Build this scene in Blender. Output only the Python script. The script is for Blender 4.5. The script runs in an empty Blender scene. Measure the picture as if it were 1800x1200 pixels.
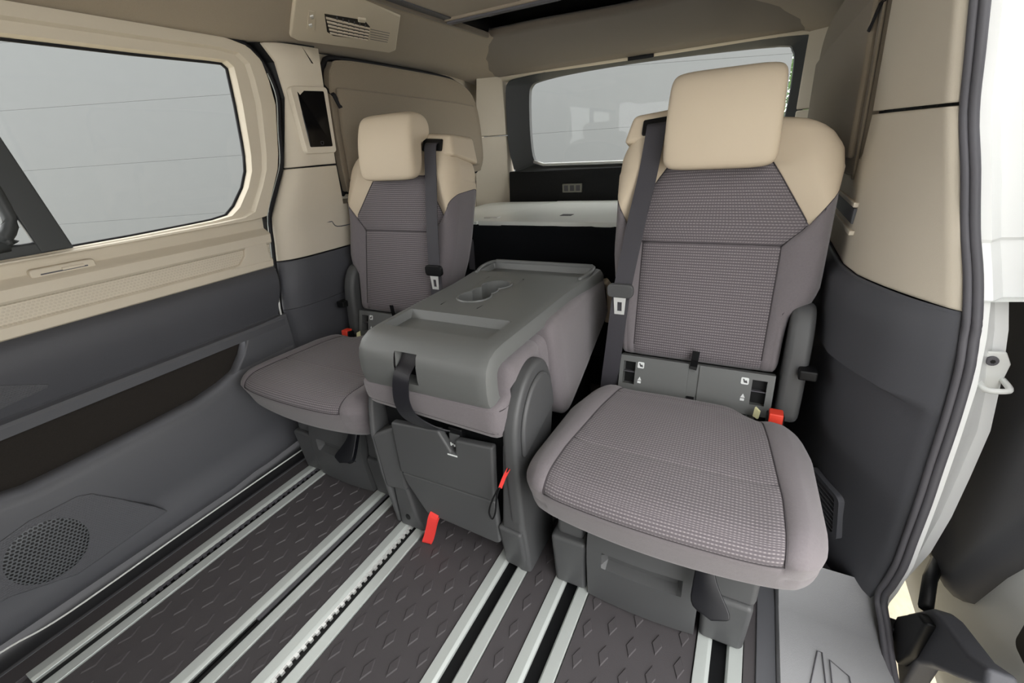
import bpy, math, random
from mathutils import Vector, Matrix
random.seed(4)
scene = bpy.context.scene
COL = scene.collection

# ------------------------------------------------------------------ camera
cam_d = bpy.data.cameras.new('camera')
cam_d.sensor_width = 36.0
cam_d.lens = 780.26 / 1800 * 36.0
cam_d.clip_start = 0.01
cam = bpy.data.objects.new('camera', cam_d)
COL.objects.link(cam)
right = Vector((0.88587607, 0.45914742, -0.06638701))
up = Vector((-0.13047756, 0.3839108, 0.91410508))
fwd = Vector((-0.44519568, 0.8011218, -0.40000583))
cam.matrix_world = Matrix(((right.x, up.x, -fwd.x, 0.605), (right.y, up.y, -fwd.y, 0.0), (right.z, up.z, -fwd.z, 1.0), (0, 0, 0, 1)))
scene.camera = cam

# ------------------------------------------------------------------ world / light
w = bpy.data.worlds.new('overcast_sky')
scene.world = w
w.use_nodes = True
bg = w.node_tree.nodes['Background']
bg.inputs[0].default_value = (1.0, 0.995, 0.99, 1)
bg.inputs[1].default_value = 2.5
sun_d = bpy.data.lights.new('hazy_sun', 'SUN')
sun_d.energy = 1.1
sun_d.angle = math.radians(50)
sun_d.color = (1.0, 0.98, 0.95)
sun = bpy.data.objects.new('hazy_sun', sun_d)
sun.rotation_euler = Vector((-0.66, 0.40, -0.64)).to_track_quat('-Z', 'Y').to_euler()
COL.objects.link(sun)
scene.view_settings.view_transform = 'Standard'
scene.view_settings.look = 'None'
scene.view_settings.exposure = 0.85
scene.view_settings.gamma = 1.0
scene.view_settings.use_curve_mapping = False

# ------------------------------------------------------------------ materials
def srgb(h):
    out = []
    for i in (0, 2, 4):
        c = int(h[i:i + 2], 16) / 255
        out.append(c / 12.92 if c <= 0.04045 else ((c + 0.055) / 1.055) ** 2.4)
    return tuple(out) + (1.0,)

MATS = {}
def mat(name, col, rough=0.6, metal=0.0, bump=0.0, bscale=400, spec=0.5, var=0.0, sheen=0.0):
    m = bpy.data.materials.new(name)
    m.use_nodes = True
    nt = m.node_tree
    b = nt.nodes['Principled BSDF']
    b.inputs['Base Color'].default_value = srgb(col)
    b.inputs['Roughness'].default_value = rough
    b.inputs['Metallic'].default_value = metal
    b.inputs['Specular IOR Level'].default_value = spec
    if sheen:
        b.inputs['Sheen Weight'].default_value = sheen
    tc = nt.nodes.new('ShaderNodeTexCoord')
    if bump:
        n = nt.nodes.new('ShaderNodeTexNoise')
        n.inputs['Scale'].default_value = bscale
        n.inputs['Detail'].default_value = 3
        nt.links.new(tc.outputs['Object'], n.inputs['Vector'])
        bp = nt.nodes.new('ShaderNodeBump')
        bp.inputs['Strength'].default_value = bump
        bp.inputs['Distance'].default_value = 0.002
        nt.links.new(n.outputs['Fac'], bp.inputs['Height'])
        nt.links.new(bp.outputs['Normal'], b.inputs['Normal'])
    if var:
        n2 = nt.nodes.new('ShaderNodeTexNoise')
        n2.inputs['Scale'].default_value = 260 if sheen else 9
        n2.inputs['Detail'].default_value = 4
        nt.links.new(tc.outputs['Object'], n2.inputs['Vector'])
        mx = nt.nodes.new('ShaderNodeMix')
        mx.data_type = 'RGBA'
        c = srgb(col)
        mx.inputs[6].default_value = tuple(max(0, v * (1 - var)) for v in c[:3]) + (1,)
        mx.inputs[7].default_value = tuple(min(1, v * (1 + var)) for v in c[:3]) + (1,)
        nt.links.new(n2.outputs['Fac'], mx.inputs[0])
        nt.links.new(mx.outputs[2], b.inputs['Base Color'])
    MATS[name] = m
    return m

beige = mat('beige_plastic', 'cbc2b1', 0.62, bump=0.12, bscale=700, spec=0.35, var=0.04)
beige_l = mat('beige_door_plastic', 'd2c9b7', 0.6, bump=0.12, bscale=700, spec=0.35, var=0.04)
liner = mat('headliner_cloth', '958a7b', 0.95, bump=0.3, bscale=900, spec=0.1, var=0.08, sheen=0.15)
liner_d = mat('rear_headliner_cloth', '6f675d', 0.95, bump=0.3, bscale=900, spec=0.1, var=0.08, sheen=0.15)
dark = mat('anthracite_plastic', '4b4c51', 0.58, bump=0.15, bscale=650, spec=0.4, var=0.04)
dark2 = mat('slate_plastic', '56575b', 0.55, bump=0.12, bscale=650, spec=0.4, var=0.04)
seatpl = mat('seat_shell_plastic', '4b4c4d', 0.5, bump=0.1, bscale=650, spec=0.45, var=0.04)
panelpl = mat('grey_tray_plastic', '646665', 0.42, bump=0.12, bscale=650, spec=0.5, var=0.04)
black = mat('black_plastic', '0c0d0f', 0.5, spec=0.3)
blackcloth = mat('black_cloth', '15171a', 0.95, bump=0.3, bscale=120, spec=0.1, var=0.2, sheen=0.1)
pocketcloth = mat('pocket_lining', '2c2926', 0.95, bump=0.3, bscale=500, spec=0.1, var=0.15, sheen=0.1)
bluegrey = mat('gloss_black_lever', '0d0e13', 0.38, spec=0.35)
cloth = mat('plain_grey_cloth', '6f6a6d', 0.9, bump=0.35, bscale=900, spec=0.15, var=0.10, sheen=0.25)
yoke = mat('beige_seat_leatherette', 'c6b8a2', 0.68, bump=0.12, bscale=900, spec=0.3, var=0.03)
bagm = mat('khaki_bag_cloth', '897e6e', 0.95, bump=0.3, bscale=900, spec=0.1, var=0.08, sheen=0.2)
alu = mat('aluminium', 'c0c6c3', 0.36, metal=0.3, bump=0.05, bscale=300, spec=0.5, var=0.03)
floorm = mat('rubber_mat', '474446', 0.62, bump=0.18, bscale=500, spec=0.35, var=0.05)
sillm = mat('step_plastic', '919294', 0.55, bump=0.2, bscale=700, spec=0.4, var=0.03)
seal = mat('rubber_seal', '57565b', 0.55, spec=0.4)
blackseal = mat('black_rubber', '16161a', 0.6, spec=0.3)
white = mat('white_paint', 'eef0ef', 0.25, spec=0.5)
whiteg = mat('grey_white_paint', 'dcdedb', 0.35, spec=0.5)
chrome = mat('bright_metal', 'e2e4e2', 0.3, metal=0.35)
tagm = mat('pale_yellow_foam', 'd8d6a8', 0.8)
seamm = mat('dark_seam_thread', '3f3b3e', 0.9)
seamb = mat('beige_seam_thread', '8d7f6c', 0.9)
belt = mat('seat_belt_webbing', '3d3c41', 0.6, bump=0.3, bscale=600, spec=0.35)
belt_d = mat('shiny_webbing', '1e1e23', 0.3, bump=0.3, bscale=600, spec=0.6)
red = mat('red_plastic', 'e0402c', 0.45)
redcloth = mat('red_webbing', 'e23a34', 0.75, bump=0.4, bscale=700)
symbol = mat('white_print', 'dfe3e2', 0.6)
screen = mat('screen_glass', '06070a', 0.15, spec=0.4)
board = mat('grey_bed_board', 'eef1ea', 0.28, bump=0.08, bscale=30, spec=0.8, var=0.06)
gravel = mat('pale_gravel', 'a89e88', 0.95, bump=1.0, bscale=60, var=0.25)
wallpanel = mat('pale_cladding', '5a5d5e', 0.7, var=0.03)
leaf = mat('leaf', '4d6b38', 0.6, var=0.3)
tailblack = mat('tailgate_black_plastic', '17191c', 0.6, bump=0.1, bscale=600, spec=0.3)
framegrey = mat('window_frame_rubber', '3a3d3e', 0.5, spec=0.4)
lampm = mat('lamp_lens', '8a8a80', 0.3)

# checked seat cloth, laid out on the UV map in metres
def check_mat(name, base, dashc, rowh, colw):
    m = bpy.data.materials.new(name)
    m.use_nodes = True
    nt = m.node_tree
    b = nt.nodes['Principled BSDF']
    b.inputs['Roughness'].default_value = 0.9
    b.inputs['Specular IOR Level'].default_value = 0.15
    b.inputs['Sheen Weight'].default_value = 0.2
    uv = nt.nodes.new('ShaderNodeUVMap')
    sep = nt.nodes.new('ShaderNodeSeparateXYZ')
    nt.links.new(uv.outputs['UV'], sep.inputs[0])
    def wave(sock, pitch, lo, hi, o0, o1):
        m1 = nt.nodes.new('ShaderNodeMath'); m1.operation = 'MULTIPLY'; m1.inputs[1].default_value = 2 * math.pi / pitch
        nt.links.new(sock, m1.inputs[0])
        m2 = nt.nodes.new('ShaderNodeMath'); m2.operation = 'COSINE'
        nt.links.new(m1.outputs[0], m2.inputs[0])
        mr = nt.nodes.new('ShaderNodeMapRange')
        for i_, v_ in enumerate((lo, hi, o0, o1)):
            mr.inputs[i_ + 1].default_value = v_
        nt.links.new(m2.outputs[0], mr.inputs[0])
        return mr.outputs[0]
    rows_ = wave(sep.outputs[1], rowh, -0.1, 0.9, 0.0, 1.0)
    cols_ = wave(sep.outputs[0], colw, -0.5, 0.5, 0.35, 1.0)
    pr_ = nt.nodes.new('ShaderNodeMath'); pr_.operation = 'MULTIPLY'
    nt.links.new(rows_, pr_.inputs[0]); nt.links.new(cols_, pr_.inputs[1])
    br = nt.nodes.new('ShaderNodeMix')
    br.data_type = 'RGBA'
    br.inputs[6].default_value = srgb(base)
    br.inputs[7].default_value = srgb(dashc)
    nt.links.new(pr_.outputs[0], br.inputs[0])
    n = nt.nodes.new('ShaderNodeTexNoise')
    n.inputs['Scale'].default_value = 300
    nt.links.new(uv.outputs['UV'], n.inputs['Vector'])
    mx = nt.nodes.new('ShaderNodeMix')
    mx.data_type = 'RGBA'
    mx.blend_type = 'MULTIPLY'
    mx.inputs[0].default_value = 0.5
    nt.links.new(br.outputs[2], mx.inputs[6])
    rmp = nt.nodes.new('ShaderNodeMapRange')
    rmp.inputs[3].default_value = 0.55
    rmp.inputs[4].default_value = 1.35
    nt.links.new(n.outputs['Fac'], rmp.inputs[0])
    nt.links.new(rmp.outputs[0], mx.inputs[7])
    nt.links.new(mx.outputs[2], b.inputs['Base Color'])
    bp = nt.nodes.new('ShaderNodeBump')
    bp.inputs['Strength'].default_value = 0.5
    bp.inputs['Distance'].default_value = 0.0015
    nt.links.new(pr_.outputs[0], bp.inputs['Height'])
    nt.links.new(bp.outputs['Normal'], b.inputs['Normal'])
    return m
check = check_mat('checked_seat_cloth', '5f5a5e', '8e888a', 0.0068, 0.0058)

# perforated speaker / hexagon relief
def hex_mat(name, base, hole, scale, thr, depth):
    m = bpy.data.materials.new(name)
    m.use_nodes = True
    nt = m.node_tree
    b = nt.nodes['Principled BSDF']
    b.inputs['Roughness'].default_value = 0.55
    tc = nt.nodes.new('ShaderNodeUVMap')
    sep = nt.nodes.new('ShaderNodeSeparateXYZ')
    nt.links.new(tc.outputs['UV'], sep.inputs[0])
    def math_(op, a, bb=None):
        n = nt.nodes.new('ShaderNodeMath')
        n.operation = op
        for i, v in enumerate((a, bb)):
            if v is None:
                continue
            if isinstance(v, (int, float)):
                n.inputs[i].default_value = v
            else:
                nt.links.new(v, n.inputs[i])
        return n.outputs[0]
    x = math_('MULTIPLY', sep.outputs[0], scale)
    y = math_('MULTIPLY', sep.outputs[1], scale * 1.1547)
    half = math_('MULTIPLY', math_('MODULO', math_('FLOOR', math_('ADD', y, 1000)), 2), 0.5)
    fx = math_('SUBTRACT', math_('FRACT', math_('ADD', math_('ADD', x, half), 1000)), 0.5)
    fy = math_('SUBTRACT', math_('FRACT', math_('ADD', y, 1000)), 0.5)
    d = math_('SQRT', math_('ADD', math_('MULTIPLY', fx, fx), math_('MULTIPLY', fy, fy)))
    mr = nt.nodes.new('ShaderNodeMapRange')
    mr.inputs[1].default_value = thr - 0.07
    mr.inputs[2].default_value = thr + 0.07
    nt.links.new(d, mr.inputs[0])
    mx = nt.nodes.new('ShaderNodeMix')
    mx.data_type = 'RGBA'
    mx.inputs[6].default_value = srgb(hole)
    mx.inputs[7].default_value = srgb(base)
    nt.links.new(mr.outputs[0], mx.inputs[0])
    nt.links.new(mx.outputs[2], b.inputs['Base Color'])
    bp = nt.nodes.new('ShaderNodeBump')
    bp.inputs['Strength'].default_value = depth
    bp.inputs['Distance'].default_value = 0.002
    nt.links.new(mr.outputs[0], bp.inputs['Height'])
    nt.links.new(bp.outputs['Normal'], b.inputs['Normal'])
    return m
speaker_m = hex_mat('perforated_grille', '5a5d60', '0a0a0b', 115, 0.33, 0.8)
relief_m = hex_mat('hexagon_relief', '535458', '505155', 170, 0.36, 0.35)
inlay_m = hex_mat('diamond_relief_beige', 'd2c9b7', 'c9c0ae', 120, 0.33, 0.35)

glass = bpy.data.materials.new('clear_glass')
glass.use_nodes = True
_nt = glass.node_tree
_nt.nodes.remove(_nt.nodes['Principled BSDF'])
_tr = _nt.nodes.new('ShaderNodeBsdfTransparent')
_tr.inputs[0].default_value = (0.95, 0.955, 0.95, 1)
_gl = _nt.nodes.new('ShaderNodeBsdfGlossy')
_gl.inputs['Roughness'].default_value = 0.03
_mx = _nt.nodes.new('ShaderNodeMixShader')
_mx.inputs[0].default_value = 0.012
_nt.links.new(_tr.outputs[0], _mx.inputs[1])
_nt.links.new(_gl.outputs[0], _mx.inputs[2])
_nt.links.new(_mx.outputs[0], _nt.nodes['Material Output'].inputs[0])

# ------------------------------------------------------------------ helpers
def lerp(x, xs, ys):
    if x <= xs[0]:
        return ys[0]
    for i in range(1, len(xs)):
        if x <= xs[i]:
            t = (x - xs[i - 1]) / (xs[i] - xs[i - 1])
            return ys[i - 1] + t * (ys[i] - ys[i - 1])
    return ys[-1]

def finish(o, parent):
    COL.objects.link(o)
    if parent is not None:
        o.parent = parent

def world_loc(o):
    v = Vector((0, 0, 0))
    while o is not None:
        v += o.location
        o = o.parent
    return v

def mesh_obj(name, verts, faces, m, parent=None, smooth=False, bevel=0, seg=2, uvs=None, T=None, flip=False, solid=0, angle=0.6, origin=None, sub=0):
    """verts are world coordinates; the object is placed so that they land there."""
    if T:
        verts = [T(v) for v in verts]
    if flip:
        faces = [tuple(reversed(f)) for f in faces]
    off = world_loc(parent) if parent is not None else Vector((0, 0, 0))
    own = Vector(origin) - off if origin is not None else Vector((0, 0, 0))
    me = bpy.data.meshes.new(name)
    me.from_pydata([tuple(Vector(v) - off - own) for v in verts], [], faces)
    if uvs:
        layer = me.uv_layers.new(name='UVMap')
        for l in me.loops:
            layer.data[l.index].uv = uvs[l.vertex_index]
    me.validate()
    me.materials.append(m)
    o = bpy.data.objects.new(name, me)
    o.location = own
    finish(o, parent)
    if solid:
        s = o.modifiers.new('thickness', 'SOLIDIFY')
        s.thickness = solid
        s.offset = -1
    if bevel:
        b = o.modifiers.new('bevel', 'BEVEL')
        b.width = bevel
        b.segments = seg
        b.limit_method = 'ANGLE'
        b.angle_limit = 0.6
        smooth = True
    if sub:
        s = o.modifiers.new('subdivision', 'SUBSURF')
        s.levels = sub
        s.render_levels = sub
        smooth = True
    if smooth:
        for p in me.polygons:
            p.use_smooth = True
        me.set_sharp_from_angle(angle=angle) if bevel == 0 and angle and not sub else None
    if bevel:
        wn = o.modifiers.new('weighted', 'WEIGHTED_NORMAL')
        wn.keep_sharp = True
    return o

class MB:
    def __init__(s):
        s.v, s.f = [], []
    def add(s, vs, fs):
        n = len(s.v)
        s.v += [tuple(p) for p in vs]
        s.f += [tuple(i + n for i in q) for q in fs]
        return s
    def box(s, x0, x1, y0, y1, z0, z1):
        return s.hexa([(x0, y0, z0), (x1, y0, z0), (x1, y1, z0), (x0, y1, z0)], [(x0, y0, z1), (x1, y0, z1), (x1, y1, z1), (x0, y1, z1)])
    def hexa(s, lo, hi):
        n = len(lo)
        return s.add(list(lo) + list(hi), [tuple(range(n - 1, -1, -1)), tuple(range(n, 2 * n))] + [(i, (i + 1) % n, n + (i + 1) % n, n + i) for i in range(n)])
    def prism(s, poly, axis, a, b):
        """poly: list of 2-D points in the two other axes (order x,y,z without the axis)"""
        def p(q, c):
            return (c, q[0], q[1]) if axis == 'x' else (q[0], c, q[1]) if axis == 'y' else (q[0], q[1], c)
        area = sum(poly[i][0] * poly[(i + 1) % len(poly)][1] - poly[(i + 1) % len(poly)][0] * poly[i][1] for i in range(len(poly)))
        q = list(poly) if area > 0 else list(reversed(poly))
        lo, hi = (a, b) if a < b else (b, a)
        if axis == 'y':
            q.reverse()
        return s.hexa([p(t, lo) for t in q], [p(t, hi) for t in q])
    def tube(s, path, r, n=10, closed=False):
        path = [Vector(p) for p in path]
        rings = []
        up = Vector((0.12, 0.31, 0.94)).normalized()
        for i, p in enumerate(path):
            a = path[i - 1] if i > 0 else (path[-1] if closed else p)
            b = path[(i + 1) % len(path)] if (i < len(path) - 1 or closed) else p
            t = (b - a).normalized()
            sd = t.cross(up).normalized()
            u2 = sd.cross(t).normalized()
            rings.append([p + sd * r * math.cos(2 * math.pi * k / n) + u2 * r * math.sin(2 * math.pi * k / n) for k in range(n)])
        vs = [q for R in rings for q in R]
        fs = []
        m = len(rings)
        for i in range(m if closed else m - 1):
            j = (i + 1) % m
            for k in range(n):
                fs.append((i * n + k, j * n + k, j * n + (k + 1) % n, i * n + (k + 1) % n))
        if not closed:
            fs.append(tuple(range(n - 1, -1, -1)))
            fs.append(tuple((m - 1) * n + k for k in range(n)))
        # orientation fixed by recalculation below
        return s.add(vs, fs)
    def ribbon(s, path, side, width, th):
        """flat strap: centre line, width direction (vector or list), width, thickness"""
        path = [Vector(p) for p in path]
        vs, n = [], len(path)
        for i, p in enumerate(path):
            t = (path[min(i + 1, n - 1)] - path[max(i - 1, 0)]).normalized()
            sd = Vector(side[i] if isinstance(side, list) else side)
            sd = (sd - t * sd.dot(t)).normalized()
            nn = t.cross(sd).normalized()
            h, k = sd * width / 2, nn * th / 2
            vs += [p - h - k, p + h - k, p + h + k, p - h + k]
        fs = [(3, 2, 1, 0), tuple(4 * (n - 1) + q for q in range(4))]
        for i in range(n - 1):
            for k in range(4):
                fs.append((4 * i + k, 4 * i + (k + 1) % 4, 4 * i + 4 + (k + 1) % 4, 4 * i + 4 + k))
        return s.add(vs, fs)
    def grid(s, rows, closed=False):
        n = len(rows[0])
        fs = []
        for i in range(len(rows) - 1):
            for k in range(n if closed else n - 1):
                fs.append((i * n + k, i * n + (k + 1) % n, (i + 1) * n + (k + 1) % n, (i + 1) * n + k))
        return s.add([p for r in rows for p in r], fs)
    def build(s, name, m, parent=None, **k):
        return mesh_obj(name, s.v, s.f, m, parent, **k)

def recalc(o):
    import bmesh
    bm = bmesh.new()
    bm.from_mesh(o.data)
    bmesh.ops.recalc_face_normals(bm, faces=bm.faces)
    bm.to_mesh(o.data)
    bm.free()
    return o

def ref(keys, step, fine=0.004):
    """sorted grid lines through all keys, each gap split, with a close pair of lines round each inner key"""
    ks = sorted(keys)
    full = set(ks)
    for k in ks[1:-1]:
        full.add(k - fine)
        full.add(k + fine)
    ks = sorted(full)
    out = []
    for a, b in zip(ks[:-1], ks[1:]):
        n = max(1, int(math.ceil((b - a) / step)))
        out += [a + (b - a) * i / n for i in range(n)]
    return out + [ks[-1]]

def soft(xs, ys, zs, r, classes, deform, groove=None, uvf=None, T=None, flip=False):
    """rounded box on grid lines; classes(raw centre, face)->name; deform(rounded point, raw)->world. Returns {name:(verts,faces,uvs)}"""
    lo = (xs[0], ys[0], zs[0])
    hi = (xs[-1], ys[-1], zs[-1])
    idx, P, RAW = {}, [], []
    def vid(p):
        k = (round(p[0], 5), round(p[1], 5), round(p[2], 5))
        if k not in idx:
            inner = [min(max(p[i], lo[i] + r[i]), hi[i] - r[i]) for i in range(3)]
            d = [(p[i] - inner[i]) / r[i] for i in range(3)]
            L = math.sqrt(sum(q * q for q in d)) or 1
            nrm = [q / L for q in d]
            g = groove(p, nrm) if groove else 0
            idx[k] = len(P)
            P.append(deform([inner[i] + nrm[i] * (r[i] + g) for i in range(3)], p))
            RAW.append(p)
        return idx[k]
    out = {}
    def face(c, q, tag):
        out.setdefault(classes(c, tag), []).append(q)
    def plane(A, B, mk, tag, rev):
        for i in range(len(A) - 1):
            for j in range(len(B) - 1):
                q = [mk(A[i], B[j]), mk(A[i + 1], B[j]), mk(A[i + 1], B[j + 1]), mk(A[i], B[j + 1])]
                c = [sum(t[k] for t in q) / 4 for k in range(3)]
                ids = [vid(t) for t in q]
                face(c, tuple(reversed(ids)) if rev else tuple(ids), tag)
    plane(xs, ys, lambda a, b: (a, b, hi[2]), 'top', False)
    plane(xs, ys, lambda a, b: (a, b, lo[2]), 'bottom', True)
    plane(xs, zs, lambda a, b: (a, lo[1], b), 'front', False)
    plane(xs, zs, lambda a, b: (a, hi[1], b), 'back', True)
    plane(ys, zs, lambda a, b: (lo[0], a, b), 'left', True)
    plane(ys, zs, lambda a, b: (hi[0], a, b), 'right', False)
    res = {}
    for name, fs in out.items():
        used = sorted({i for f in fs for i in f})
        mp = {o: n for n, o in enumerate(used)}
        res[name] = ([P[i] for i in used], [tuple(mp[i] for i in f) for f in fs], [uvf(RAW[i]) for i in used] if uvf else None)
    return res

def seam_on(raws, lo, hi, r, deform, name, m_, parent, rad=0.0013, T=None, lift=0.0):
    pts = []
    for p in raws:
        inner = [min(max(p[i], lo[i] + r[i]), hi[i] - r[i]) for i in range(3)]
        d = [(p[i] - inner[i]) / r[i] for i in range(3)]
        L = math.sqrt(sum(q * q for q in d)) or 1
        pts.append(deform([inner[i] + d[i] / L * (r[i] + lift) for i in range(3)], p))
    return recalc(MB().tube(pts, rad, 6).build(name, m_, parent, smooth=True, angle=0, T=T))

def tag(o, label, cat=None, group=None, kind=None):
    if label:
        o['label'] = label
    if cat:
        o['category'] = cat
    if group:
        o['group'] = group
    if kind:
        o['kind'] = kind
    return o

def empty(name, loc):
    o = bpy.data.objects.new(name, None)
    o.empty_display_size = 0.05
    o.location = loc
    COL.objects.link(o)
    return o

def structure(o, label, cat):
    return tag(o, label, cat, kind='structure')

def rrect(cx, cy, w_, h_, r, n=5):
    pts = []
    for (sx, sy, a0) in ((1, 1, 0), (-1, 1, 90), (-1, -1, 180), (1, -1, 270)):
        for k in range(n + 1):
            a = math.radians(a0 + 90 * k / n)
            pts.append((cx + sx * (w_ / 2 - r) + r * math.cos(a), cy + sy * (h_ / 2 - r) + r * math.sin(a)))
    return pts

def catmull(pts, n=6, closed=False):
    P = [Vector(p) for p in pts]
    out = []
    m = len(P)
    for i in range(m if closed else m - 1):
        p1, p2 = P[i], P[(i + 1) % m]
        p0 = P[i - 1] if (i > 0 or closed) else p1
        p3 = P[(i + 2) % m] if (i < m - 2 or closed) else p2
        for k in range(n):
            t = k / n
            out.append(0.5 * ((2 * p1) + (p2 - p0) * t + (2 * p0 - 5 * p1 + 4 * p2 - p3) * t * t + (3 * p1 - p0 - 3 * p2 + p3) * t ** 3))
    if not closed:
        out.append(P[-1])
    return out

# ================================================================== OUTSIDE
g = MB().box(-9, 8, -4, 12, -0.45, -0.40).build('ground', gravel)
structure(g, 'pale gravel ground seen outside past the open sliding door', 'ground')

cw = empty('wall_outside', (0, 0, -0.4))
structure(cw, 'pale grey wall of horizontal panels seen through the side and rear windows', 'wall')
yaw = math.radians(29.06)
fx, fy = -math.sin(yaw), math.cos(yaw)
rx, ry = math.cos(yaw), math.sin(yaw)
def wpt(a, d, z):
    return (0.605 + fx * d + rx * a, fy * d + ry * a, z)
for i in range(6):
    z0 = -0.40 + 0.5 * i
    z1 = z0 + 0.4994
    lo = [wpt(-8.5, 4.6, z0), wpt(2.70, 4.6, z0), wpt(2.70, 4.66, z0), wpt(-8.5, 4.66, z0)]
    hi = [(p[0], p[1], z1) for p in lo]
    MB().hexa(lo, hi).build('wall_panel', wallpanel, cw, bevel=0.002)
lo = [wpt(-8.5, 4.665, -0.4), wpt(2.70, 4.665, -0.4), wpt(2.70, 4.72, -0.4), wpt(-8.5, 4.72, -0.4)]
MB().hexa(lo, [(p[0], p[1], 2.598) for p in lo]).build('backing', wallpanel, cw)

# leafy shrub beyond the wall end, glimpsed past the rear headrest
sh = empty('garden_shrub', wpt(3.1, 5.2, -0.4))
tag(sh, 'green leafy shrub glimpsed through the rear window beside the headrest', 'shrub')
mb = MB()
mb.tube([wpt(3.1, 5.2, -0.4), wpt(3.12, 5.2, 0.6), wpt(3.1, 5.2, 1.3)], 0.03, 8)
recalc(mb.build('stem', mat('bark', '5a4a38', 0.9), sh))
mb = MB()
for k in range(900):
    a, b = random.uniform(0, 6.28), random.uniform(-1, 1)
    rr = 0.36 * random.random() ** 0.33
    c = Vector(wpt(3.14, 5.2, 1.35)) + Vector((rr * math.cos(a) * math.sqrt(1 - b * b), rr * math.sin(a) * math.sqrt(1 - b * b), rr * b * 1.5))
    d1 = Vector((random.gauss(0, 1), random.gauss(0, 1), random.gauss(0, 1))).normalized() * 0.05
    d2 = d1.orthogonal().normalized() * 0.02
    mb.add([c - d1, c + d2, c + d1, c - d2], [(0, 1, 2, 3)])
tag(mb.build('foliage', leaf, sh), None, kind='stuff')

# ================================================================== FLOOR AND RAILS
floor = MB().box(-0.93, 0.765, -1.75, 2.42, -0.05, -0.012).box(0.765, 0.93, 0.96, 2.42, -0.05, 0.004).build('floor', floorm)
structure(floor, 'dark grey rubber van floor with raised diamonds between aluminium rails', 'floor')
RAILX = [-0.649, -0.326, -0.163, 0.164, 0.325, 0.660]
RW = 0.045
edges = [-0.755] + [v for c in RAILX for v in (c - RW, c + RW)] + [0.765]
strips = []
for i in range(0, len(edges), 2):
    a, b = edges[i] + (0.0 if i == 0 else 0.0008), edges[i + 1] - 0.0008
    strips.append((a, b, MB().box(a, b, -0.45, 2.3, -0.012, 0.0).build('mat_strip', floorm, floor, bevel=0.0015)))
# raised diamonds
def diamond(cx, cy, s=1.0):
    L, W, h, k = 0.026 * s, 0.0115 * s, 0.0026, 0.80
    lo = [(cx - W, cy, -0.0005), (cx, cy - L, -0.0005), (cx + W, cy, -0.0005), (cx, cy + L, -0.0005)]
    hi = [(cx - W * k, cy, h), (cx, cy - L * k, h), (cx + W * k, cy, h), (cx, cy + L * k, h)]
    return lo, hi
dme = bpy.data.meshes.new('raised_diamond')
_lo, _hi = diamond(0, 0)
_mb = MB().hexa(_lo, _hi)
dme.from_pydata(_mb.v, [], _mb.f)
dme.materials.append(floorm)
ndia = 0
for si, (a, b, st) in enumerate(strips):
    if si in (0, 6):
        continue
    cols = max(1, int(round((b - a) / 0.0475)))
    pit = (b - a) / cols
    row = 0
    y = 0.02 if si < 3 else 0.28
    while y < (0.83 if si != 5 else 0.72):
        for c in range(cols):
            x = a + pit * (c + 0.5) + (0.0 if row % 2 == 0 else 0.0)
            yy = y + (0.028 if c % 2 else 0)
            if a + 0.012 < x < b - 0.012 and ndia < 300:
                o = bpy.data.objects.new('raised_diamond', dme)
                o.location = (x, yy, 0)
                COL.objects.link(o)
                o.parent = st
                ndia += 1
        y += 0.0560 * 1.25
        row += 1

railnames = ['outermost aluminium floor rail beside the left door sill with toothed slot', 'aluminium floor rail under the inner side of the left seat with narrow slot',
             'aluminium floor rail under the left side of the folded middle seat with toothed slot', 'aluminium floor rail under the right side of the folded middle seat with open black slot',
             'aluminium floor rail under the inner side of the right seat with open black slot', 'short visible aluminium floor rail under the outer side of the right seat']
for i, c in enumerate(RAILX):
    r = empty('floor_rail', (c, 0.9, 0))
    tag(r, railnames[i], 'rail', 'aluminium floor rails')
    y0, y1 = -0.40, 2.2
    if i == 0:
        y0 = 0.01
    sl = (0.0145 if i in (3, 4, 5) else 0.0125)
    MB().prism([(c - RW + 0.001, 0.004), (c - sl - 0.007, 0.004), (c - sl, -0.001), (c - sl, -0.011), (c - RW + 0.001, -0.011)], 'y', y0, y1).build('rail_flange', alu, r, bevel=0.0012)
    MB().prism([(c + RW - 0.001, 0.004), (c + sl + 0.004, 0.004), (c + sl, -0.001), (c + sl, -0.011), (c + RW - 0.001, -0.011)], 'y', y0, y1).build('rail_flange', alu, r, bevel=0.0012)
    MB().box(c - sl, c + sl, y0, y1, -0.0118, -0.0085).build('slot_liner', black, r)
    if i in (0, 2):
        mb = MB()
        y = 0.22 if i == 0 else -0.1
        while y < 0.9:
            mb.box(c - 0.012, c - 0.002, y, y + 0.009, -0.0085, -0.001)
            y += 0.019
        mb.box(c - 0.0125, c - 0.009, -0.1 if i == 2 else 0.22, 0.9, -0.0085, -0.002)
        tag(mb.build('tooth_strip', chrome if i == 2 else seal, r), None, kind='stuff')
    if i == 1:
        MB().box(c - 0.012, c - 0.001, 0.32, 2.2, -0.0085, -0.004).build('slot_cover', seal, r, bevel=0.001)
        MB().box(c - 0.010, c - 0.006, -0.4, 0.318, -0.0085, -0.005).build('slot_cable', black, r)

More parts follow.
